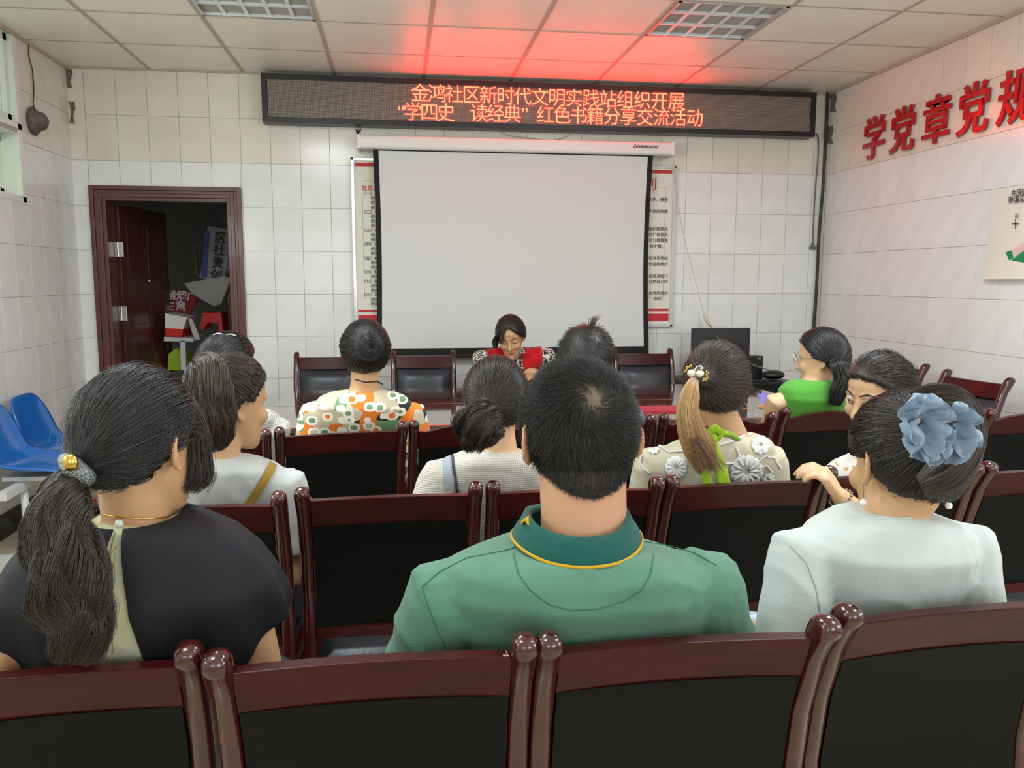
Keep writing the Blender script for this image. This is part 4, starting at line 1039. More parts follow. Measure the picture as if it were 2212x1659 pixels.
def seam(o, base, pxs, r, m, name, parent, off=.0005):
    P = []
    for (x0, y0), (x1, y1) in zip(pxs[:-1], pxs[1:]):
        n = max(2, int(math.hypot(x1-x0, y1-y0)/8))
        P += [(x0+(x1-x0)*k/n, y0+(y1-y0)*k/n) for k in range(n)]
    P.append(pxs[-1]); Q = proj(o, base, P, off)
    if len(Q) > 2: return MB().tube(Q, r, 5, round_=False).build(name, m, parent, smooth=True)
def ribbon(o, base, left, rightp, m, name, parent, off=.003, th=.002):
    """flat band between two photo polylines of equal length, lying on the surface"""
    def dens(L):
        out = []
        for (x0, y0), (x1, y1) in zip(L[:-1], L[1:]): out += [(x0+(x1-x0)*k/6, y0+(y1-y0)*k/6) for k in range(6)]
        return out+[L[-1]]
    A, B = proj(o, base, dens(left), off), proj(o, base, dens(rightp), off)
    n = min(len(A), len(B))
    if n < 2: return None
    nd = Vector((0, -.002, 0)); mb = MB(); mb.loft([[A[i], B[i], B[i]+nd*.0+Vector((0, th, 0)), A[i]+Vector((0, th, 0))] for i in range(n)])
    return mb.build(name, m, parent)
def ear_pt(H, q, dz=-.052): return H.ws((q*.076, -.004, dz))

# fabrics
def fabric(name, c, b=(160, .15), var=(6, .05), rough=.85, sheen=.15, wave=None):
    c = tuple(x*.66 for x in c[:3])+(1,)
    return mat(name, c, rough, sheen=sheen, spec=.2, var=var, bump=b)
POLO = fabric('green_pique', srgb(102, 152, 130), (400, .25), (8, .06))
COLLAR = fabric('dark_green_knit', srgb(24, 96, 88), (500, .3))
YEL = fabric('yellow_trim', srgb(232, 182, 40), (500, .2))
SEAMG = fabric('seam_thread', srgb(60, 118, 90)); 
CAPE = fabric('black_chiffon', srgb(38, 38, 44), (300, .1), (4, .12), .75, 0)
SAGE = fabric('sage_cotton', srgb(240, 240, 200), (250, .15))
TEE = fabric('pale_grey_tee', srgb(224, 234, 233), (200, .2), (16, .035))
TEEW = fabric('white_tee', srgb(218, 220, 220), (200, .15))
MUST = fabric('mustard_strap', srgb(186, 148, 62), (400, .2))
LIME = fabric('lime_scarf', srgb(156, 196, 40), (60, .8, (1, 1, .3)), (20, .15))
GREENK = fabric('bright_green_knit', srgb(98, 178, 66), (300, .3))
REDV = fabric('red_vest', srgb(222, 28, 36), (80, .3))
GREYT = fabric('grey_tee', srgb(120, 124, 132))
LACEW = fabric('white_embroidery', (1.15, 1.15, 1.14, 1), (300, .3))
SHEER = fabric('sheer_cream_mesh', srgb(232, 222, 196), (500, .2))
BLUEPETAL = fabric('blue_organza', srgb(134, 160, 188), (120, .25), (20, .1), .6, .5)
def knit(name, c, sc=(420, 420, 220), st=.6):
    m = fabric(name, c); t = NT(m); b = t.n['Principled BSDF']
    tc = t.node('ShaderNodeTexCoord'); mp = t.node('ShaderNodeMapping'); mp.inputs['Scale'].default_value = (1, 1, 1); t.link(tc.outputs['Object'], mp.inputs[0])
    w1 = t.node('ShaderNodeTexWave', i_Scale=52.0, bands_direction='Z'); w2 = t.node('ShaderNodeTexWave', i_Scale=64.0, bands_direction='X')
    t.link(mp.outputs[0], w1.inputs[0]); t.link(mp.outputs[0], w2.inputs[0])
    mu = t.node('ShaderNodeMath', operation='MULTIPLY'); t.link(w1.outputs['Fac'], mu.inputs[0]); t.link(w2.outputs['Fac'], mu.inputs[1])
    bp = t.node('ShaderNodeBump', i_Strength=st, i_Distance=.003); t.link(mu.outputs[0], bp.inputs['Height']); t.link(bp.outputs[0], b.inputs['Normal'])
    mx = t.node('ShaderNodeMix', data_type='RGBA'); mx.inputs[6].default_value = tuple(x*.72 for x in c[:3])+(1,); mx.inputs[7].default_value = c
    t.link(mu.outputs[0], mx.inputs[0]); t.link(mx.outputs[2], b.inputs['Base Color'])
    return m
KNIT = knit('cream_knit', srgb(226, 218, 208)); CROCHET = knit('white_crochet', srgb(226, 224, 216), st=1)
def retro():
    m = fabric('retro_print', srgb(230, 225, 210)); t = NT(m); b = t.n['Principled BSDF']
    tc = t.node('ShaderNodeTexCoord'); mp = t.node('ShaderNodeMapping'); mp.inputs['Scale'].default_value = (1, .25, 1.25); t.link(tc.outputs['Object'], mp.inputs[0])
    def vor(scale, off, metric='CHEBYCHEV'):
        m2 = t.node('ShaderNodeMapping'); m2.inputs['Location'].default_value = off; t.link(mp.outputs[0], m2.inputs[0])
        v = t.node('ShaderNodeTexVoronoi', i_Scale=scale, distance='MINKOWSKI'); v.inputs['Exponent'].default_value = 2.6; v.inputs['Randomness'].default_value = .75; t.link(m2.outputs[0], v.inputs['Vector']); return v
    v1 = vor(22, (0, 0, 0)); v2 = vor(20, (3.3, 1, 2.2))
    def ramp(src, stops, interp='CONSTANT'):
        r = t.node('ShaderNodeValToRGB'); r.color_ramp.interpolation = interp
        while len(r.color_ramp.elements) < len(stops): r.color_ramp.elements.new(.5)
        for e, (p, c) in zip(r.color_ramp.elements, stops): e.position = p; e.color = c
        t.link(src, r.inputs[0]); return r
    W_, O_, G_, T_, K_ = srgb(236, 230, 216), srgb(226, 120, 42), srgb(112, 148, 110), srgb(196, 184, 160), srgb(40, 42, 40)
    sx = t.node('ShaderNodeSeparateColor'); t.link(v2.outputs['Color'], sx.inputs[0])
    base = ramp(sx.outputs[0], [(0, T_), (.3, O_), (.52, T_), (.7, G_), (.88, K_)])
    s2 = t.node('ShaderNodeSeparateColor'); t.link(v1.outputs['Color'], s2.inputs[0])
    inner = ramp(s2.outputs[1], [(0, G_), (.5, O_), (.68, G_), (.9, T_)])
    ring = t.node('ShaderNodeMath', operation='GREATER_THAN', i_1=.27); t.link(v1.outputs['Distance'], ring.inputs[0])
    ring2 = t.node('ShaderNodeMath', operation='GREATER_THAN', i_1=.46); t.link(v1.outputs['Distance'], ring2.inputs[0])
    a = t.node('ShaderNodeMix', data_type='RGBA'); a.inputs[7].default_value = W_; t.link(ring.outputs[0], a.inputs[0]); t.link(inner.outputs[0], a.inputs[6])
    c = t.node('ShaderNodeMix', data_type='RGBA'); t.link(ring2.outputs[0], c.inputs[0]); t.link(a.outputs[2], c.inputs[6]); t.link(base.outputs[0], c.inputs[7])
    t.link(c.outputs[2], b.inputs['Base Color']); return m
RETRO = retro()
def zebra():
    m = fabric('black_white_print', srgb(220, 216, 206)); t = NT(m); b = t.n['Principled BSDF']
    tc = t.node('ShaderNodeTexCoord'); w = t.node('ShaderNodeTexWave', i_Scale=16.0, i_Distortion=9.0, i_Detail=0.0, bands_direction='DIAGONAL'); w.inputs['Detail Scale'].default_value = 2.2
    t.link(tc.outputs['Object'], w.inputs[0]); g = t.node('ShaderNodeMath', operation='GREATER_THAN', i_1=.5); t.link(w.outputs['Fac'], g.inputs[0])
    mx = t.node('ShaderNodeMix', data_type='RGBA'); mx.inputs[6].default_value = srgb(46, 48, 50); mx.inputs[7].default_value = srgb(214, 208, 196)
    t.link(g.outputs[0], mx.inputs[0]); t.link(mx.outputs[2], b.inputs['Base Color']); return m
ZEBRA = zebra()
def floral():
    m = fabric('white_floral', srgb(228, 224, 216)); t = NT(m); b = t.n['Principled BSDF']
    tc = t.node('ShaderNodeTexCoord'); v = t.node('ShaderNodeTexVoronoi', i_Scale=38.0); t.link(tc.outputs['Object'], v.inputs['Vector'])
    g = t.node('ShaderNodeMath', operation='LESS_THAN', i_1=.26); t.link(v.outputs['Distance'], g.inputs[0])
    mx = t.node('ShaderNodeMix', data_type='RGBA'); mx.inputs[6].default_value = srgb(226, 222, 216); mx.inputs[7].default_value = srgb(206, 168, 96)
    t.link(g.outputs[0], mx.inputs[0]); t.link(mx.outputs[2], b.inputs['Base Color']); return m
FLORAL = floral()

def earring_drop(H, q, parent, base, px=None):
    p = (at(px[0], px[1], H.C.y+.0) if px else ear_pt(H, q, -.056)); p = Vector(p)
    MB().tube([p+Vector((.004*math.cos(a), .004*math.sin(a), .006)) for a in [0, 1.2, 2.4, 3.6, 4.8]], .0012, 6).build('earring_hook', GOLD, parent, base=base)
    o = MB().sphere(p+Vector((0, 0, -.012)), .0062, 14, 9).build('pearl_earring', PEARL, parent, smooth=True, base=base); return o

# --- P1 man in green polo, nearest row, centre
H = Head(1251, 925, 1.25, yaw=2, pitch=4, sc=1.03, el=(.084, .098, .104), ex=.009)
el = [at(905, 1500, 1.26), at(1560, 1480, 1.26)]
t, b, bo, so, _ = person('man with very short black hair in a green polo shirt, nearest row', 1.20, H,
    [(1170, 1185, 1345, .075, .0), (1178, 1110, 1400, .09, .0), (1192, 1040, 1465, .10, .0), (1218, 975, 1515, .11, 0), (1262, 948, 1540, .12, 0), (1330, 925, 1555, .125, 0), (1420, 918, 1560, .125, 0)],
    ((972, 1292), (1513, 1272)), SKIN_M, POLO, voxel=.0055, sleeve=.72, arm_r=.052, elbows=el, neck_r=.069, sh_mat_name='polo_shirt', fold=.0075, seed=5, sleeve_flare=.016, thin=.006)
SCALP = hairmat('scalp_through_hair', srgb(20, 18, 18)); tt = NT(SCALP); bb = tt.n['Principled BSDF']; bb.inputs['Roughness'].default_value = .6
tc = tt.node('ShaderNodeTexCoord'); vd = tt.node('ShaderNodeVectorMath', operation='DISTANCE'); vd.inputs[1].default_value = at(1285, 862, 1.17)-b
tt.link(tc.outputs['Object'], vd.inputs[0]); mr = tt.node('ShaderNodeMapRange', i_1=.006, i_2=.036, i_3=1.0, i_4=0.0); tt.link(vd.outputs['Value'], mr.inputs[0])
mx = tt.node('ShaderNodeMix', data_type='RGBA'); mx.inputs[6].default_value = srgb(24, 22, 21); mx.inputs[7].default_value = srgb(96, 80, 62); tt.link(mr.outputs[0], mx.inputs[0]); tt.link(mx.outputs[2], bb.inputs['Base Color'])
make_cap(H, SCALP, t, b, th=.006, line=([0, 35, 60, 78, 92, 104, 125, 150, 180], [40, 34, 18, -2, 4, -26, -48, -58, -60]))
wh = at(1285, 862, 1.16)
short_hair(H, wh, 24000, HSHORT, t, b, L=(.016, .027), r=.0004, stand=.55, spin=1.4, mess=.32, thin=.22, line=([0, 35, 60, 78, 92, 104, 125, 150, 180], [40, 34, 18, -4, 2, -28, -52, -63, -65]))
# cropped hair running down the nape
def nape(H, t, b, n0, n1, r, z_top, z_bot, half, m, cm, n=3000):
    n0, n1 = Vector(n0), Vector(n1); rnd = random.Random(9)
    def pt(a, v, off=0):
        bot = z_bot+(z_top-z_bot)*.62*(abs(a)/half)**1.6; z = z_top+(bot-z_top)*v
        f = (n0.z-z)/(n0.z-n1.z); c = n0.lerp(n1, f); rr = r+off
        return Vector((c.x+rr*math.sin(a), c.y-rr*math.cos(a), z))
    vs, fs = [], []
    for i in range(25):
        for j in range(9):
            a = -half+2*half*i/24; v = j/8; vs.append(pt(a, v, .0035*(1-v)**.5-.0006))
    for i in range(24):
        for j in range(8): q = i*9+j; fs.append((q, q+9, q+10, q+1))
    MB().add(vs, fs).build('nape_hair', cm, t, smooth=True, base=b)
    paths = []
    for _ in range(n):
        a = rnd.uniform(-half, half)*.98; v = rnd.uniform(0, 1.0)**.8; p = pt(a, v, .001); L = rnd.uniform(.006, .013)*(1-.55*v)
        d = Vector((math.sin(a)*.5+rnd.gauss(0, .2), -math.cos(a)*.5, -1+rnd.gauss(0, .2))).normalized(); paths.append(np.array([p, p+d*L*.5, p+d*L+Vector((0, 0, -L*.15))]))
    strands('hair_strands', paths, .00036, m, t, b)
nb_ = at(1256, 1170, 1.20); nape(H, t, b, H.ws((0, -.018, -.055)), (nb_.x, 1.20, nb_.z-.03), .0705, at(1250, 985, 1.18).z, at(1250, 1088, 1.13).z, 1.32, HSHORT, mat('shaved_nape', srgb(44, 36, 32), .7))
# collar
cz = at(1250, 1150, 1.20).z; ccx = at(1247, 1150, 1.20).x; vs = []
def collar(name, m, v0, v1, off, nphi=40, nv=6):
    vs, fs = [], []
    for i in range(nphi+1):
        ph = R_(-158+316*i/nphi)
        for j in range(nv+1):
            v = v0+(v1-v0)*j/nv
            rx = .071+.029*math.sin(v*PI/2)**.8; ry = .072+.028*math.sin(v*PI/2)**.8
            z = cz+.012-.042*max(0, v-.12)**1.15+.010*math.sin(min(1, v/.3)*PI)-.004*math.cos(ph)
            vs.append((ccx+(rx+off)*math.sin(ph), 1.205-(ry+off)*math.cos(ph), z+.006*(1-math.cos(ph))*0+.012*abs(math.sin(ph))**3))
    for i in range(nphi):
        for j in range(nv): a = i*(nv+1)+j; fs.append((a, a+nv+1, a+nv+2, a+1))
    o = MB().add(vs, fs).build(name, m, t, smooth=True, base=b)
    md = o.modifiers.new('s', 'SOLIDIFY'); md.thickness = .0025; md.offset = 0; return o
collar('collar', COLLAR, 0, 1, 0); collar('collar_stripe', YEL, .80, .89, .0028, nv=2)
MB().tube([at(1128, 1128, 1.19), at(1138, 1120, 1.185), at(1146, 1132, 1.18), at(1146, 1150, 1.18)], [.004, .007, .006, .003], 8, flat=.5).build('yellow_collar_lining', YEL, t, smooth=True, base=b)
SG = SEAMG
seam(so, b, [(1108, 1195), (1120, 1240), (1145, 1275), (1185, 1305), (1230, 1318), (1290, 1316), (1345, 1300), (1385, 1275), (1405, 1240), (1412, 1200)], .0009, SG, 'yoke_seam', t)
seam(so, b, [(912, 1268), (950, 1235), (1010, 1205), (1090, 1190), (1128, 1178)], .0009, SG, 'shoulder_seam', t)
seam(so, b, [(1392, 1170), (1450, 1180), (1500, 1195), (1548, 1222)], .0009, SG, 'shoulder_seam', t)
seam(so, b, [(912, 1270), (925, 1310), (945, 1360), (965, 1400)], .0009, SG, 'armhole_seam', t)

# --- P2 woman with long ponytail, black cape blouse
H = Head(303, 946, 1.23, yaw=-29, pitch=8, roll=-4, ex=.012, sc=.89, el=(.082, .098, .104))
el = [at(0, 1480, 1.20), at(575, 1490, 1.24)]
t, b, bo, so, _ = person('woman with long dark ponytail and black and sage blouse, nearest row left', 1.22, H,
    [(1118, 215, 375, .066, .0), (1130, 165, 420, .08, 0), (1155, 110, 480, .09, 0), (1200, 70, 520, .10, 0), (1260, 60, 535, .11, 0), (1340, 85, 530, .115, 0), (1430, 100, 525, .115, 0)],
    ((105, 1245), (505, 1240)), SKIN, SAGE, voxel=.0055, sleeve=0, arm_r=.040, elbows=el, neck_r=.047, fold=.003, seed=8, sh_mat_name='sage_blouse', neck_to=at(292, 1115, 1.215))
# cape: outer shell, cut open at the back panel
def px_of(p):
    q = np.array([p[0], p[1], p[2]-CH]); d = q@FW; return 1106+F*(q@RT)/d, 829.5-F*(q@UP)/d
H_ = 1659
def cape():
    Y = 1.215; nA, nV = 84, 26
    R2 = [(1112, 205, 382, .068), (1126, 155, 430, .080), (1155, 85, 500, .090), (1200, 35, 552, .098), (1250, 5, 588, .105), (1300, -15, 608, .108), (1380, -30, 618, .11), (1480, -40, 620, .11)]
    prof = []
    for py, xl, xr, d in R2:
        a_, c = at(xl, py, Y), at(xr, py, Y); prof.append(((a_.z+c.z)/2, (a_.x+c.x)/2, (c.x-a_.x)/2+.006, d+.010))
    prof.sort(); pz = [p[0] for p in prof]; G_ = lambda z, k: float(np.interp(z, pz, [p[k] for p in prof]))
    zt = pz[-1]; pcx = at(258, 1120, Y-.08).x; vs, fs = [], []
    for j in range(nV+1):
        v = j/nV
        for i in range(nA+1):
            u = i/nA
            # u runs from the right edge of the back panel round the front to its left edge
            zr = zt-.26*v
            er = .004+.11*(zt-zr); el_ = .006+.17*(zt-zr)
            a0 = math.asin(min(.9, er/G_(zr, 2))); a1 = 2*PI-math.asin(min(.9, el_/G_(zr, 2)))
            ang = a0+(a1-a0)*u     # measured from the back (-y), towards +x
            sx_ = math.sin(ang); drop = .262+.0*u
            if sx_ > 0: drop = .262-.105*max(0, sx_)**2.2
            z = zt-drop*v**.92
            hx, hy = G_(z, 2), G_(z, 3); q = 2.15
            cs = math.cos(ang)
            k = 1+.035*v*math.sin(ang*11)+.02*v*noise.noise((ang*3, v*3, 0))
            x = G_(z, 1)+math.copysign(abs(sx_)**(2/q), sx_)*hx*k; y = Y+float(np.interp(z, [.80, .96], [.085, .005]))-math.copysign(abs(cs)**(2/q), cs)*hy*k
            vs.append((x, y, z+.006*v*math.sin(ang*7)))
    for j in range(nV):
        for i in range(nA): a_ = j*(nA+1)+i; fs.append((a_, a_+1, a_+nA+2, a_+nA+1))
    o = MB().add(vs, fs).build('black_cape', CAPE, t, smooth=True, base=b)
    md = o.modifiers.new('s', 'SOLIDIFY'); md.thickness = .0025; md.offset = 1; return o
cape()
make_cap(H, HCAP, t, b, th=.014)
tie = at(168, 1012, 1.13)
pulled(H, tie, 9000, HB, t, b, th=.015, r=.00045, seed=11, k=12, frizz=.0022)
tail([at(170, 1012, 1.13), at(140, 1060, 1.10), at(128, 1120, 1.075), at(135, 1200, 1.06), at(155, 1290, 1.05), at(165, 1360, 1.045), at(170, 1425, 1.05)], [.009, .027, .036, .044, .048, .038, .024], 5200, HBR, t, b, HCAPB, wave=.0065, freq=3.2, r=.0005, seed=5, k=30, core=.7)
tie0 = at(168, 1010, 1.12)
SCR = mat('sequin_tie', srgb(120, 124, 126), .3, metal=.6, var=(420, .9), bump=(300, 1))
MB().tube([tie0+Vector((-.014, 0, .010)), tie0+Vector((-.004, -.010, .004)), tie0+Vector((.012, -.008, -.012))], [.010, .014, .013], 14).build('hair_tie', SCR, t, smooth=True, base=b)
MB().sphere(at(152, 1000, 1.10), (.010, .006, .012), 12, 8).build('gold_bead', GOLD, t, smooth=True, base=b)
seam(bo, b, [(205, 1105), (230, 1112), (270, 1118), (320, 1120), (360, 1116), (378, 1108)], .0012, GOLD, 'necklace', t, .001)
# loose side locks at the right temple
def locks(H, pxs, Y, n, spread, m, t, b, r=.00045, seed=3, name='hair_strands'):
    rnd = random.Random(seed); C = [at(x, y, Y) for x, y in pxs]; paths = []
    for _ in range(n):
        o_ = Vector((rnd.gauss(0, spread), rnd.gauss(0, spread), rnd.gauss(0, spread*.5))); P = []; ph = rnd.uniform(0, 6)
        for i, c in enumerate(C): P.append(c+o_*(.4+.6*i/(len(C)-1))+Vector((math.sin(ph+i*1.3)*.002, 0, 0)))
        paths.append(np.array(P))
    return strands(name, paths, r, m, t, b)
locks(H, [(385, 850), (412, 890), (424, 930), (428, 975), (430, 1010), (428, 1035), (414, 1050)], 1.245, 1500, .0095, HBR, t, b)
KEY = mat('key_button', srgb(215, 218, 214), .2, coat=.5)
Q = proj(so, b, [(256, 1140)], .006)
if Q: MB().sphere(Q[0], .0058, 12, 8).build('button', KEY, t, smooth=True)
# keyhole slit showing skin
Q = proj(so, b, [(249, 1150), (236, 1200), (235, 1235), (242, 1252), (247, 1220), (252, 1180)], .0015)
if len(Q) == 6: MB().loft([Q, [q+Vector((0, .001, 0)) for q in Q]]).build('keyhole_opening', mat('skin_in_slit', srgb(190, 148, 100), .6), t)
seam(so, b, [(250, 1148), (236, 1200), (235, 1235), (242, 1252), (243, 1300), (243, 1360), (243, 1410)], .001, fabric('sage_seam', srgb(176, 178, 138)), 'placket_seam', t)

# --- P3 woman with twisted bun and blue flower clip
H = Head(1953, 988, 1.29, ex=.014, yaw=8, pitch=12, roll=6, sc=.98, el=(.089, .100, .106))
el = [at(1690, 1450, 1.22), at(2105, 1450, 1.25)]
t, b, bo, so, _ = person('woman with blue flower clip in twisted bun and pale grey tee, nearest row', 1.26, H,
    [(1106, 1850, 2000, .062, .0), (1118, 1800, 2050, .08, 0), (1140, 1760, 2080, .09, 0), (1180, 1732, 2092, .10, 0), (1240, 1722, 2096, .11, 0), (1320, 1718, 2098, .115, 0), (1400, 1712, 2100, .115, 0)],
    ((1735, 1200), (2075, 1178)), SKIN, TEE, voxel=.0055, sleeve=.78, arm_r=.044, elbows=el, neck_r=.050, fold=.0035, seed=21, sh_mat_name='tee_shirt', neck_to=at(1926, 1102, 1.26))
make_cap(H, HCAPB, t, b, th=.013)
tie = at(2035, 945, 1.19)
pulled(H, tie, 9000, HBR, t, b, th=.014, r=.00045, seed=31, k=12, frizz=.002, stray=.05)
# twisted roll of hair on the right back of the head
tail([at(1990, 1050, 1.16), at(2035, 1030, 1.15), at(2072, 985, 1.16), at(2088, 930, 1.18), at(2070, 880, 1.21), at(2020, 858, 1.24), at(1970, 862, 1.25)], [.018, .036, .036, .033, .03, .024, .01], 3600, HBR, t, b, HCAPB, wave=.003, freq=1, r=.0005, seed=7, name='hair_twist', k=16, core=.85)
def clip():
    mb = MB(); rnd = random.Random(5)
    def petal(c, ang, L, w, lift, nm='petal'):
        vs, fs = [], []; n, m_ = 8, 6; c = Vector(c)
        ax = Vector((math.cos(ang), 0, math.sin(ang))); sd = Vector((-math.sin(ang), 0, math.cos(ang)))
        for i in range(n+1):
            u = i/n
            for j in range(m_+1):
                v = -1+2*j/m_; ww = w*math.sin(PI*min(1, .12+u*.80))**.6
                p = c+ax*L*u+sd*v*ww+Vector((0, -lift*math.sin(u*PI*.8)-.007*math.sin(v*4+u*5+ang*3)-.010*v*v*u, 0))
                vs.append(p)
        for i in range(n):
            for j in range(m_): a = i*(m_+1)+j; fs.append((a, a+1, a+m_+2, a+m_+1))
        o = MB().add(vs, fs).build('petal', BLUEPETAL, t, smooth=True, base=b)
        md = o.modifiers.new('s', 'SOLIDIFY'); md.thickness = .0008
    Y = 1.115
    for (px, py, ang, L, w) in [(1975, 905, 95, .040, .036), (1990, 900, 60, .034, .030), (1968, 912, 165, .026, .024), (1985, 918, 200, .034, .022), (1990, 915, 10, .030, .022), (1990, 935, 330, .034, .028), (1985, 942, 250, .034, .030), (2000, 948, 285, .040, .024),
                            (2052, 900, 60, .024, .024), (2066, 915, 350, .022, .020), (2060, 935, 310, .034, .026), (2050, 940, 262, .042, .024)]:
        petal(at(px, py, Y), R_(ang), L, w, .012+rnd.random()*.010)
    MB().box(at(2031, 922, Y-.012), at(2050, 905, Y-.002)+Vector((0, .01, 0))).build('clip_body', BLACKP, t, base=b, bevel=.002)
clip()
for q in (-1, 1):
    p = H.ws((q*.090, -.006, -.082))
    MB().tube([p+Vector((0, 0, .028)), p+Vector((.001, 0, .008))], .0012, 6).build('earring_wire', CHROME, t, base=b)
    MB().sphere(p, .0062, 14, 9).build('pearl_earring', PEARL, t, smooth=True, base=b)
Q = [(1842, 1112), (1880, 1121), (1930, 1123), (1975, 1118), (2005, 1106)]
seam(so, b, Q, .0016, TEE, 'neck_band', t)
seam(so, b, [(1706, 1178), (1742, 1215), (1762, 1270), (1775, 1340)], .0012, fabric('tee_seam', srgb(190, 200, 198)), 'armhole_seam', t)

# --- P4 woman in white tee with mustard strap, second row
H = Head(498, 860, 2.16, yaw=-50, pitch=8, roll=0, sc=1.0, el=(.080, .100, .104))
t, b, bo, so, _ = person('woman with a high wavy ponytail, white tee and mustard bag strap, second row', 2.11, H,
    [(985, 430, 520, .06, 0), (993, 412, 565, .075, 0), (1008, 400, 600, .09, 0), (1035, 395, 625, .10, 0), (1080, 392, 632, .11, 0), (1160, 395, 628, .115, 0)],
    ((418, 1045), (617, 1045)), SKIN, TEEW, voxel=.007, sleeve=.72, arm_r=.043, elbows=[None, at(650, 1240, 2.12)], neck_r=.046, fold=.004, seed=33, sh_mat_name='tee_shirt', neck_to=at(478, 985, 2.11))
make_cap(H, HCAPB, t, b, th=.013)
tie = at(436, 788, 2.09)
pulled(H, tie, 5000, HBM, t, b, th=.014, r=.0006, seed=41, k=11, frizz=.003, stray=.06)
tail([at(437, 790, 2.08), at(440, 800, 2.03), at(448, 850, 2.0), at(458, 905, 2.0), at(468, 950, 2.02), at(478, 970, 2.03)], [.02, .05, .055, .052, .035, .015], 2600, HBM, t, b, HCAPB, wave=.006, freq=2.2, r=.0007, seed=9)
ribbon(so, b, [(583, 1000), (570, 1020), (555, 1045), (540, 1070), (528, 1085), (515, 1110)], [(597, 1008), (585, 1030), (570, 1053), (556, 1076), (545, 1092), (530, 1118)], MUST, 'bag_strap', t, off=.005)

# --- P5 woman with low wavy bun, cream knit top, second row
H = Head(1072, 858, 2.14, yaw=-6, pitch=2, sc=.97, el=(.080, .098, .104))
t, b, bo, so, _ = person('woman with low wavy bun and cream knit top with navy trim, second row', 2.11, H,
    [(972, 1040, 1125, .06, 0), (978, 1000, 1150, .075, 0), (992, 965, 1180, .09, 0), (1015, 940, 1205, .10, 0), (1060, 925, 1215, .11, 0), (1140, 920, 1215, .115, 0)],
    ((958, 1030), (1195, 1030)), SKIN_L, KNIT, voxel=.007, sleeve=.8, arm_r=.046, elbows=[at(900, 1180, 2.1), None], neck_r=.046, fold=.003, seed=51, sh_mat_name='knit_top')
make_cap(H, HCAPB, t, b, th=.013)
tie = at(1062, 882, 2.02)
pulled(H, tie, 5000, HBR, t, b, th=.014, r=.0006, seed=51, k=11)
MB().tube([tie+Vector((-.012, .006, -.004)), tie+Vector((0, -.002, .002)), tie+Vector((.014, .004, -.004))], .012, 10).build('hair_tie', BLACKF, t, smooth=True, base=b)
tail([at(1062, 884, 2.02), at(1050, 898, 1.98), at(1038, 918, 1.96), at(1034, 940, 1.97), at(1040, 960, 1.99)], [.018, .048, .060, .056, .030], 3000, HBR, t, b, HCAPB, wave=.009, freq=2.2, r=.0007, seed=15, name='hair_bun', core=.85)
NAVYT = mat('navy_trim', srgb(52, 62, 74), .8, var=(120, .9))
ribbon(so, b, [(972, 968), (975, 990), (979, 1020), (984, 1055), (988, 1090)], [(978, 968), (981, 990), (985, 1020), (990, 1055), (994, 1090)], NAVYT, 'navy_trim', t)
ribbon(so, b, [(955, 985), (955, 1010), (957, 1035), (960, 1060)], [(971, 980), (975, 1008), (979, 1035), (982, 1060)], fabric('pale_blue_band', srgb(188, 200, 212)), 'pale_blue_band', t, off=.002)

# --- P6 woman with dyed ponytail and lace blouse, second row
H = Head(1548, 828, 2.16, yaw=-18, pitch=4, sc=1.0, el=(.082, .100, .106))
t, b, bo, so, _ = person('woman with a gold swan hair clip, dyed ponytail and lace blouse, second row', 2.15, H,
    [(938, 1540, 1640, .06, 0), (948, 1490, 1660, .075, 0), (962, 1450, 1668, .085, 0), (985, 1420, 1672, .10, 0), (1030, 1405, 1668, .11, 0), (1100, 1400, 1665, .115, 0)],
    ((1415, 1005), (1655, 1000)), SKIN, SHEER, voxel=.007, sleeve=.36, arm_r=.046, elbows=[at(1378, 1180, 2.2), None], neck_r=.045, fold=.003, seed=61, sh_mat_name='lace_blouse', neck_to=at(1590, 945, 2.14))
make_cap(H, HCAPB, t, b, th=.014)
tie = at(1500, 822, 2.04)
pulled(H, tie, 6000, HBM, t, b, th=.015, r=.0006, seed=61, k=12, frizz=.003, stray=.06)
tail([at(1500, 822, 2.03), at(1492, 850, 2.0), at(1486, 890, 1.985), at(1496, 935, 1.975), at(1512, 970, 1.97), at(1532, 1015, 1.97)], [.012, .024, .030, .036, .040, .028], 2600, HGOLD, t, b, mat('hair_base_blond', srgb(120, 88, 60), .5), wave=.0012, freq=1.2, r=.0006, seed=16, tipvar=.12)
locks(H, [(1500, 945), (1512, 970), (1524, 992), (1536, 1012)], 1.955, 420, .017, HAUB, t, b, r=.0006)
# swan clip
cl = empty('swan_clip', tie); cl.parent = t; cl.location = tie-b
CRY = mat('crystal', srgb(224, 228, 200), .08, coat=1, metal=.3)
yq = 2.0
def rel(x, y, Y=yq): return at(x, y, Y)-tie
sw_ = MB(); sw_.sphere(rel(1493, 806), (.011, .005, .010), 12, 8); sw_.sphere(rel(1512, 807), (.012, .005, .009), 12, 8); sw_.build('crystal_body', CRY, cl, smooth=True)
nk = MB(); nk.tube([rel(1503, 815), rel(1499, 808), rel(1501, 798), rel(1506, 791), rel(1514, 791), rel(1519, 796), rel(1514, 797)], .0022, 8).tube([rel(1497, 800), rel(1502, 806)], .003, 8); nk.build('swan_neck', CHROME, cl, smooth=True)
gd = MB(); rnd = random.Random(4)
for k_ in range(26):
    a = R_(150+k_*5); r = .0135+rnd.random()*.005; gd.sphere(rel(1492, 804)+Vector((math.cos(a)*r*(1), -.002, -math.sin(a)*r if a > PI else math.sin(a)*r)), .0019, 6, 5)
for k_ in range(30):
    a = R_(-75+k_*3.6); r = .013+rnd.random()*.009; gd.sphere(rel(1514, 808)+Vector((math.cos(a)*r, -.002, math.sin(a)*r)), .0019, 6, 5)
gd.build('gold_beads', GOLD, cl, smooth=True)
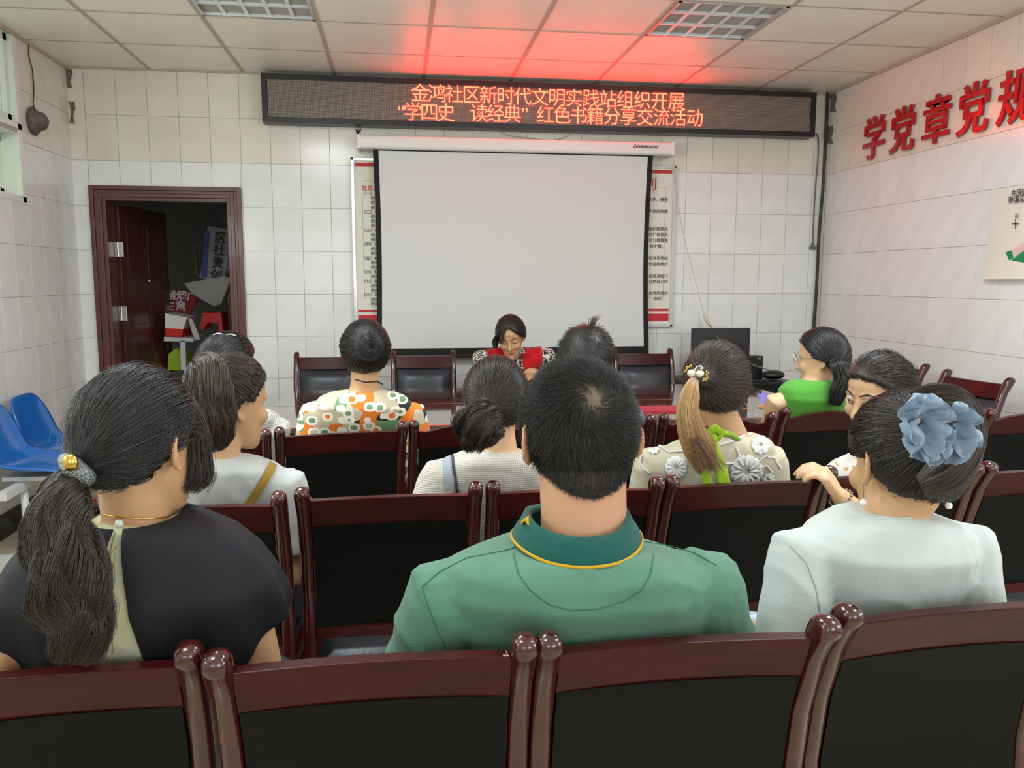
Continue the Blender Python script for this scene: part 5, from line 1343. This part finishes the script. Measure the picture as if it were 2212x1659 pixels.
# embroidered flowers, bead chains
def flower(px, py, r, npet=10):
    Q = proj(so, b, [(px, py)], .003)
    if not Q: return
    c = Q[0]; mb = MB(); pts = {}
    for k_ in range(npet):
        a = 2*PI*k_/npet+.2; prev = None
        P = []
        for rr, w in ((.18, .10), (.5, .26), (.8, .30), (1.0, .14)):
            row = []
            for s_ in (-1, 0, 1):
                d = r*rr; ww = w*r*s_; row.append((px+d*math.cos(a)-ww*math.sin(a), py+d*math.sin(a)+ww*math.cos(a)))
            P.append(row)
        flat = [q for row in P for q in row]; V = proj(so, b, flat, .0035)
        if len(V) != 12: continue
        for i in (1, 4, 7, 10): V[i] = V[i]+Vector((0, .0018, 0))
        mb.add(V, [(3*i+j, 3*i+j+1, 3*i+j+4, 3*i+j+3) for i in range(3) for j in range(2)])
    if mb.v:
        o = mb.build('embroidered_flower', LACEW, t, smooth=True); md = o.modifiers.new('s', 'SOLIDIFY'); md.thickness = .0006
for f_ in [(1460, 1010, 24, 12), (1612, 1018, 36, 12), (1412, 970, 13, 8), (1642, 962, 20, 9), (1660, 1035, 14, 8)]: flower(*f_)
def beads(pxs, n=16):
    mb = MB(); L = []
    for k_ in range(n):
        u = k_/(n-1)*(len(pxs)-1); j = min(int(u), len(pxs)-2); f = u-j; L.append((pxs[j][0]*(1-f)+pxs[j+1][0]*f, pxs[j][1]*(1-f)+pxs[j+1][1]*f))
    for q in proj(so, b, L, .003): mb.sphere(q, .0034, 6, 5)
    if mb.v: mb.build('bead_chain', LACEW, t, smooth=True)
beads([(1425, 965), (1445, 978), (1475, 975)]); beads([(1590, 968), (1597, 985), (1585, 1000), (1568, 1000)], 14); beads([(1632, 1000), (1650, 985), (1672, 990), (1685, 1010)], 14)
beads([(1570, 1005), (1568, 1020), (1572, 1035)], 8); beads([(1640, 1010), (1655, 1005), (1668, 1020), (1660, 1030), (1672, 1040)], 14); beads([(1388, 985), (1384, 1000), (1390, 1012), (1402, 1020)], 12)
seam(so, b, [(1556, 962), (1580, 955), (1610, 942), (1622, 940)], .004, LACEW, 'collar_band', t, .003)
# scarf
yb = 2.0
kn_ = MB(); kn_.sphere(at(1540, 950, 1.985), (.014, .012, .018), 12, 8); kn_.tube([at(1530, 955, 1.985), at(1530, 935, 1.985), at(1545, 925, 1.985), at(1560, 935, 1.985), at(1552, 948, 1.985)], [.008, .012, .012, .010, .006], 10, flat=.6)
kn_.tube([at(1552, 935, 2.0), at(1575, 938, 2.03), at(1592, 948, 2.06)], [.012, .012, .010], 10, flat=.7)
kn_.build('scarf_knot', LIME, t, smooth=True, base=b)
sc_ = MB(); sc_.tube([at(1540, 952, 1.985), at(1545, 975, 1.965), at(1552, 1000, 1.955), at(1562, 1035, 1.95), at(1568, 1060, 1.95)], [.010, .014, .017, .018, .018], 10, flat=.35)
sc_.tube([at(1540, 955, 1.985), at(1528, 985, 1.965), at(1522, 1010, 1.955), at(1528, 1040, 1.95), at(1535, 1060, 1.95)], [.006, .009, .012, .014, .015], 10, flat=.35); sc_.build('scarf_tail', LIME, t, smooth=True, base=b)
e = H.ws((.076, -.006, -.058)); MB().tube([e+Vector((.008*math.cos(a), 0, .008*math.sin(a)-.004)) for a in [k_*.7 for k_ in range(9)]], .0013, 6).build('hoop_earring', GOLD, t, base=b)

# --- P8 woman with black bun and patterned blouse, third row
H = Head(790, 758, 3.0, yaw=0, pitch=0, sc=.98, el=(.083, .099, .106))
t, b, bo, so, _ = person('woman with black bun and orange, green and white patterned blouse, third row', 2.96, H,
    [(843, 745, 825, .055, 0), (848, 715, 855, .07, 0), (858, 690, 880, .085, 0), (875, 676, 893, .10, 0), (905, 668, 900, .11, 0), (960, 668, 900, .115, 0)],
    ((683, 893), (886, 893)), SKIN, RETRO, voxel=.008, sleeve=.7, arm_r=.046, neck_r=.052, fold=.003, seed=71, sh_mat_name='patterned_blouse', sleeve_flare=.02)
make_cap(H, HCAP, t, b, th=.013)
tie = at(800, 748, 2.88)
pulled(H, tie, 3500, HB, t, b, th=.014, r=.0008, seed=71, k=9)
pts = [tie+Vector((.032*math.cos(a)*(1-.62*k_/20), -.008-.014*k_/20, .036*math.sin(a)*(1-.62*k_/20))) for k_, a in enumerate([1.3+k_*.55 for k_ in range(21)])]
tail(pts, [.018]+[.022]*19+[.012], 1400, HB, t, b, HCAP, wave=.001, freq=1, r=.0008, seed=17, name='hair_bun', flat=1)
nk = MB().tube([at(768, 820, 2.915), at(790, 826, 2.90), at(815, 824, 2.91), at(826, 830, 2.93)], .0025, 6); nk.build('black_cord', BLACKF, t, smooth=True, base=b)

# --- P9 woman in white crochet with sunglasses on her head, third row left
H = Head(493, 788, 3.02, yaw=-42, pitch=4, sc=1.02, el=(.086, .102, .106))
t, b, bo, so, _ = person('woman with sunglasses on her black hair and white crochet top, third row', 2.96, H,
    [(882, 500, 560, .055, 0), (888, 482, 585, .07, 0), (900, 470, 598, .09, 0), (925, 462, 606, .10, 0), (980, 460, 608, .11, 0)],
    ((478, 925), (592, 922)), SKIN, CROCHET, elbows=[None, at(580, 1080, 3.06)], voxel=.008, sleeve=.85, arm_r=.044, neck_r=.046, fold=.003, seed=81, sh_mat_name='crochet_top')
make_cap(H, HCAP, t, b, th=.013)
pulled(H, at(450, 800, 2.93), 3500, HB, t, b, th=.014, r=.0008, seed=81, k=9)
gm = MB()
for (x0, x1) in ((462, 482), (488, 508)): 
    gm.tube([at(x0+(x1-x0)*k_/5, 721+(k_-2.5)**2*.4+(x0-462)*.06, 2.98) for k_ in range(6)], .0035, 6)
gm.build('sunglasses', CHROME, t, smooth=True, base=b)

# --- P10 man with tousled hair, third row
H = Head(1266, 768, 3.0, yaw=4, pitch=2, sc=1.04, el=(.088, .100, .104))
t, b, bo, so, _ = person('man with tousled dark hair mostly hidden behind the man in green, third row', 2.96, H,
    [(858, 1235, 1300, .06, 0), (864, 1205, 1330, .075, 0), (880, 1175, 1360, .09, 0), (910, 1160, 1375, .11, 0), (970, 1158, 1378, .115, 0)],
    ((1178, 905), (1358, 905)), SKIN_M, GREYT, voxel=.008, sleeve=.6, arm_r=.046, neck_r=.056, fold=.003, seed=91, sh_mat_name='tee_shirt')
make_cap(H, HCAP, t, b, th=.014)
short_hair(H, at(1255, 715, 2.96), 6500, HBR, t, b, L=(.025, .042), r=.0008, stand=.35, spin=.5, mess=.55, k=6)
locks(H, [(1275, 712), (1280, 700), (1283, 690), (1290, 686)], 2.95, 60, .010, HBR, t, b, r=.0007)

# --- P11 woman in green sleeveless knit with glasses, third row right
H = Head(1776, 768, 3.10, yaw=52, pitch=6, sc=.98, el=(.082, .100, .106))
t, b, bo, so, _ = person('woman in glasses and a bright green sleeveless knit top holding a phone, third row', 3.07, H,
    [(820, 1722, 1790, .055, 0), (825, 1706, 1806, .07, 0), (838, 1690, 1815, .085, 0), (860, 1684, 1822, .10, 0), (900, 1684, 1824, .11, 0), (960, 1684, 1824, .115, 0)],
    ((1676, 866), (1832, 868)), SKIN_L, GREENK, voxel=.007, sleeve=0, arm_r=.042, neck_r=.045, fold=.002, seed=95, sh_mat_name='knit_top', elbows=[at(1655, 955, 3.16), None], wrists=[at(1662, 885, 3.34), None])
make_cap(H, HCAP, t, b, th=.013)
tie = at(1798, 785, 3.01)
pulled(H, tie, 4000, HB, t, b, th=.014, r=.0008, seed=95, k=10, frizz=.001)
tail([tie, at(1812, 790, 2.96), at(1820, 815, 2.95), at(1812, 845, 2.95), at(1802, 875, 2.96)], [.014, .032, .036, .033, .022], 1800, HB, t, b, HCAP, wave=.003, freq=1.4, r=.0008, seed=19)
g0 = H.ws((-.034, .100, .002)); gm = MB()
for q in (-1, 1):
    c = H.ws((q*.033, .102, .0)); gm.tube([c+H.R @ Vector((.024*math.cos(a), 0, .021*math.sin(a))) for a in [2*PI*k_/14 for k_ in range(15)]], .0014, 6)
    gm.tube([H.ws((q*.058, .098, .004)), H.ws((q*.078, .0, .0))], .0014, 6)
gm.tube([H.ws((-.010, .102, .004)), H.ws((.010, .102, .004))], .0012, 6); gm.build('glasses', CHROME, t, smooth=True, base=b)
MB().sphere(ear_pt(H, -1, -.056), .004, 8, 6).build('earring', GOLD, t, smooth=True, base=b)
ph = empty('phone', at(1652, 864, 3.33), 'phone with violet back held up by the woman in green knit', 'phone')
MB().loft([[at(1638, 853, 3.36)-ph.location, at(1656, 850, 3.36)-ph.location, at(1668, 878, 3.30)-ph.location, at(1648, 872, 3.30)-ph.location], [at(1638, 853, 3.36)-ph.location+Vector((.002, .008, .003)), at(1656, 850, 3.36)-ph.location+Vector((.002, .008, .003)), at(1668, 878, 3.30)-ph.location+Vector((.002, .008, .003)), at(1648, 872, 3.30)-ph.location+Vector((.002, .008, .003))]]).build('phone_body', mat('violet', srgb(120, 110, 190), .2), ph)

# --- faces
def face(H, t, b, closed=False, smile=False, brow=HCAPB):
    for q in (-1, 1):
        c = H.ws((q*.031, .0745, -.006))
        if not closed:
            MB().sphere(c, .0125*H.s, 14, 10).build('eye', EYEW, t, smooth=True, base=b)
            i_ = H.R @ Vector((0, 1, -.08)); MB().sphere(c+i_*.0082*H.s, .0058*H.s, 10, 8).build('iris', IRIS, t, smooth=True, base=b)
            for z_, y_ in ((.004, .0868), (-.0075, .0855)):
                MB().tube([H.ws((q*.016, y_-.004, -.009)), H.ws((q*.031, y_+.001, -.006+z_*1.2)), H.ws((q*.047, y_-.010, -.006))], [.0016, .0032, .0016], 8).build('eyelid', SKIN, t, smooth=True, base=b)
        else:
            MB().sphere(c+H.R @ Vector((0, .001, 0)), (.0145*H.s, .0120*H.s, .0095*H.s), 12, 8, H.R).build('eyelid', SKIN, t, smooth=True, base=b)
        MB().tube([H.ws((q*.017, .085, -.011)), H.ws((q*.031, .0885, -.0125 if closed else .0005)), H.ws((q*.047, .075, -.010))], [.0007, .0014, .0008], 6).build('eyelashes', brow, t, smooth=True, base=b)
        MB().tube([H.ws((q*.014, .092, .014)), H.ws((q*.032, .088, .021)), H.ws((q*.052, .071, .014))], [.0022, .003, .0012], 6).build('eyebrow', brow, t, smooth=True, base=b)
        MB().sphere(H.ws((q*.0065, .1035, -.054)), .0028, 6, 5).build('nostril', IRIS, t, base=b)
    k_ = .005 if smile else 0
    MB().tube([H.ws((-.024, .083, -.074+k_)), H.ws((-.010, .092, -.0735)), H.ws((0, .093, -.0750)), H.ws((.010, .092, -.0735)), H.ws((.024, .083, -.074+k_))], [.0014, .0040, .0036, .0040, .0014], 8).build('lips', LIP, t, smooth=True, base=b)
    MB().tube([H.ws((-.020, .084, -.079+k_)), H.ws((0, .092, -.082)), H.ws((.020, .084, -.079+k_))], [.0016, .0048, .0016], 8).build('lips', LIP, t, smooth=True, base=b)

# --- P7 woman turned round to the left, second row
H = Head(1899, 846, 2.24, yaw=108, pitch=12, roll=-4, sc=1.04, el=(.080, .098, .104))
t, b, bo, so, _ = person('smiling woman in white floral blouse turned sideways in her seat, second row', 2.24, H,
    [(985, 1895, 1970, .06, 0), (992, 1870, 2000, .075, 0), (1008, 1850, 2025, .09, 0), (1035, 1840, 2040, .11, 0), (1080, 1838, 2045, .115, 0), (1160, 1838, 2045, .115, 0)],
    ((1865, 1045), (2030, 1040)), SKIN_L, FLORAL, voxel=.005, sleeve=.55, arm_r=.042, neck_r=.045, fold=.003, seed=101, sh_mat_name='floral_blouse', facing=35,
    elbows=[at(1862, 1122, 1.90), None], wrists=[at(1812, 1070, 1.88), None], fdirs=[(Vector((-.52, .05, .72)), Vector((-.75, .45, -.3)), 1.0), None])
make_cap(H, HCAPB, t, b, th=.014, line=([0, 35, 60, 78, 92, 104, 125, 150, 180], [36, 30, 18, -2, 2, -22, -42, -46, -48]))
pulled(H, H.ws((0, -.11, -.06)), 5500, HBR, t, b, th=.016, r=.0006, seed=105, k=12, frizz=.004, line=([0, 35, 60, 78, 92, 104, 125, 150, 180], [36, 30, 18, -2, 2, -22, -42, -46, -48]))
face(H, t, b, smile=True)
bc = MB()
for k_ in range(16):
    a = 2*PI*k_/16; w0 = at(1816, 1076, 1.885); ax = Vector((.55, .1, -.7)).normalized(); u_ = ax.cross(Vector((0, 1, 0))).normalized(); v_ = ax.cross(u_)
    c = w0+u_*.029*math.cos(a)+v_*.029*math.sin(a); bc.sphere(c, (.005, .003, .004), 6, 5)
bc.build('bracelet', mat('dark_silver', srgb(150, 145, 135), .3, metal=1), t, smooth=True, base=b)
MB().tube([at(1742, 1012, 2.15), at(1736, 1020, 2.15), at(1735, 1028, 2.15)], .012, 8).build('tissue', LACEW, t, smooth=True, base=b)

# --- P12 presenter behind the tables
H = Head(1103, 722, 5.08, yaw=166, pitch=26, roll=4, sc=1.08, el=(.080, .100, .106))
t, b, bo, so, _ = person('presenter in a red vest over a black and white print top, reading behind the tables', 5.20, H,
    [(752, 1080, 1132, .055, 0), (755, 1064, 1148, .07, 0), (764, 1048, 1166, .085, 0), (785, 1042, 1176, .10, 0), (815, 1042, 1178, .11, 0)],
    ((1054, 774), (1166, 768)), SKIN, ZEBRA, voxel=.005, sleeve=.5, arm_r=.042, neck_r=.046, fold=.002, seed=111, sh_mat_name='print_top', facing=180, lk=-2.0,
    elbows=[at(1206, 825, 5.12), at(1035, 835, 5.12)], wrists=[at(1160, 812, 4.98), at(1085, 820, 4.98)], trousers=TROUS)
make_cap(H, HCAP, t, b, th=.012, line=([0, 20, 40, 60, 78, 92, 104, 125, 150, 180], [48, 34, 16, 0, -14, -14, -30, -42, -46, -48]))
pulled(H, H.ws((-.05, -.09, -.05)), 3500, HBR, t, b, th=.013, r=.0007, seed=115, k=10, line=([0, 20, 40, 60, 78, 92, 104, 125, 150, 180], [48, 34, 16, 0, -14, -14, -30, -42, -46, -48]))
locks(H, [(1098, 695), (1092, 705), (1086, 722), (1082, 742)], 4.99, 120, .006, HBR, t, b, r=.0008)
tail([at(1078, 725, 5.1), at(1070, 738, 5.08), at(1070, 752, 5.05)], [.015, .022, .012], 500, HBR, t, b, HCAPB, wave=.002, freq=1, r=.0008, seed=21, k=8)
face(H, t, b, closed=True)
def vest():
    Y = 5.20; mb = MB()
    for (L, Rr) in (([(1090, 776), (1078, 790), (1072, 812), (1070, 840)], [(1046, 795), (1042, 800), (1046, 818), (1048, 840)]), ([(1134, 742), (1142, 760), (1148, 790), (1152, 820)], [(1166, 748), (1172, 765), (1170, 790), (1172, 815)])):
        pass
    return None

def make_vest(so, t, b):
    me = so.data.copy(); bm = bmesh.new(); bm.from_mesh(me)
    cx = t.location.x; bv = Vector(b)
    zt = max(v.co.z for v in bm.verts)
    kill = []
    for f in bm.faces:
        c = f.calc_center_median()
        x = c.x
        if abs(x) > .175: kill.append(f); continue                 # arms stay bare of the vest
        if c.y < -.01 and abs(x) < .035+.02*max(0, (zt-c.z)/.2): kill.append(f)   # open front
        if abs(x) < .062 and zt-c.z < .03: kill.append(f)
    bmesh.ops.delete(bm, geom=list(set(kill)), context='FACES')
    bm.normal_update()
    for v in bm.verts: v.co += v.normal*.007
    bm.to_mesh(me); bm.free(); me.materials.clear(); me.materials.append(REDV)
    o = bpy.data.objects.new('red_vest', me); col.objects.link(o); o.parent = t
    md = o.modifiers.new('s', 'SOLIDIFY'); md.thickness = .003; return o
make_vest(so, t, b)

# bag on the chair seat between the nearest and second rows
bgp = at(1620, 1345, 1.62)
bg_ = MB(); bg_.sphere((bgp.x, 1.62, bgp.z-.06), (.085, .07, .08), 18, 12)
o = finalize(bg_, 'shopping_bag', mat('grey_blue_bag', srgb(150, 156, 178), .4, var=(12, .5), bump=(30, 1)), None, .008, disp=lambda p: .012*noise.noise((p[0]*20, p[1]*20, p[2]*14)))
tag(o, 'crumpled grey-blue plastic bag between the man in green and the woman in pale grey', 'bag')
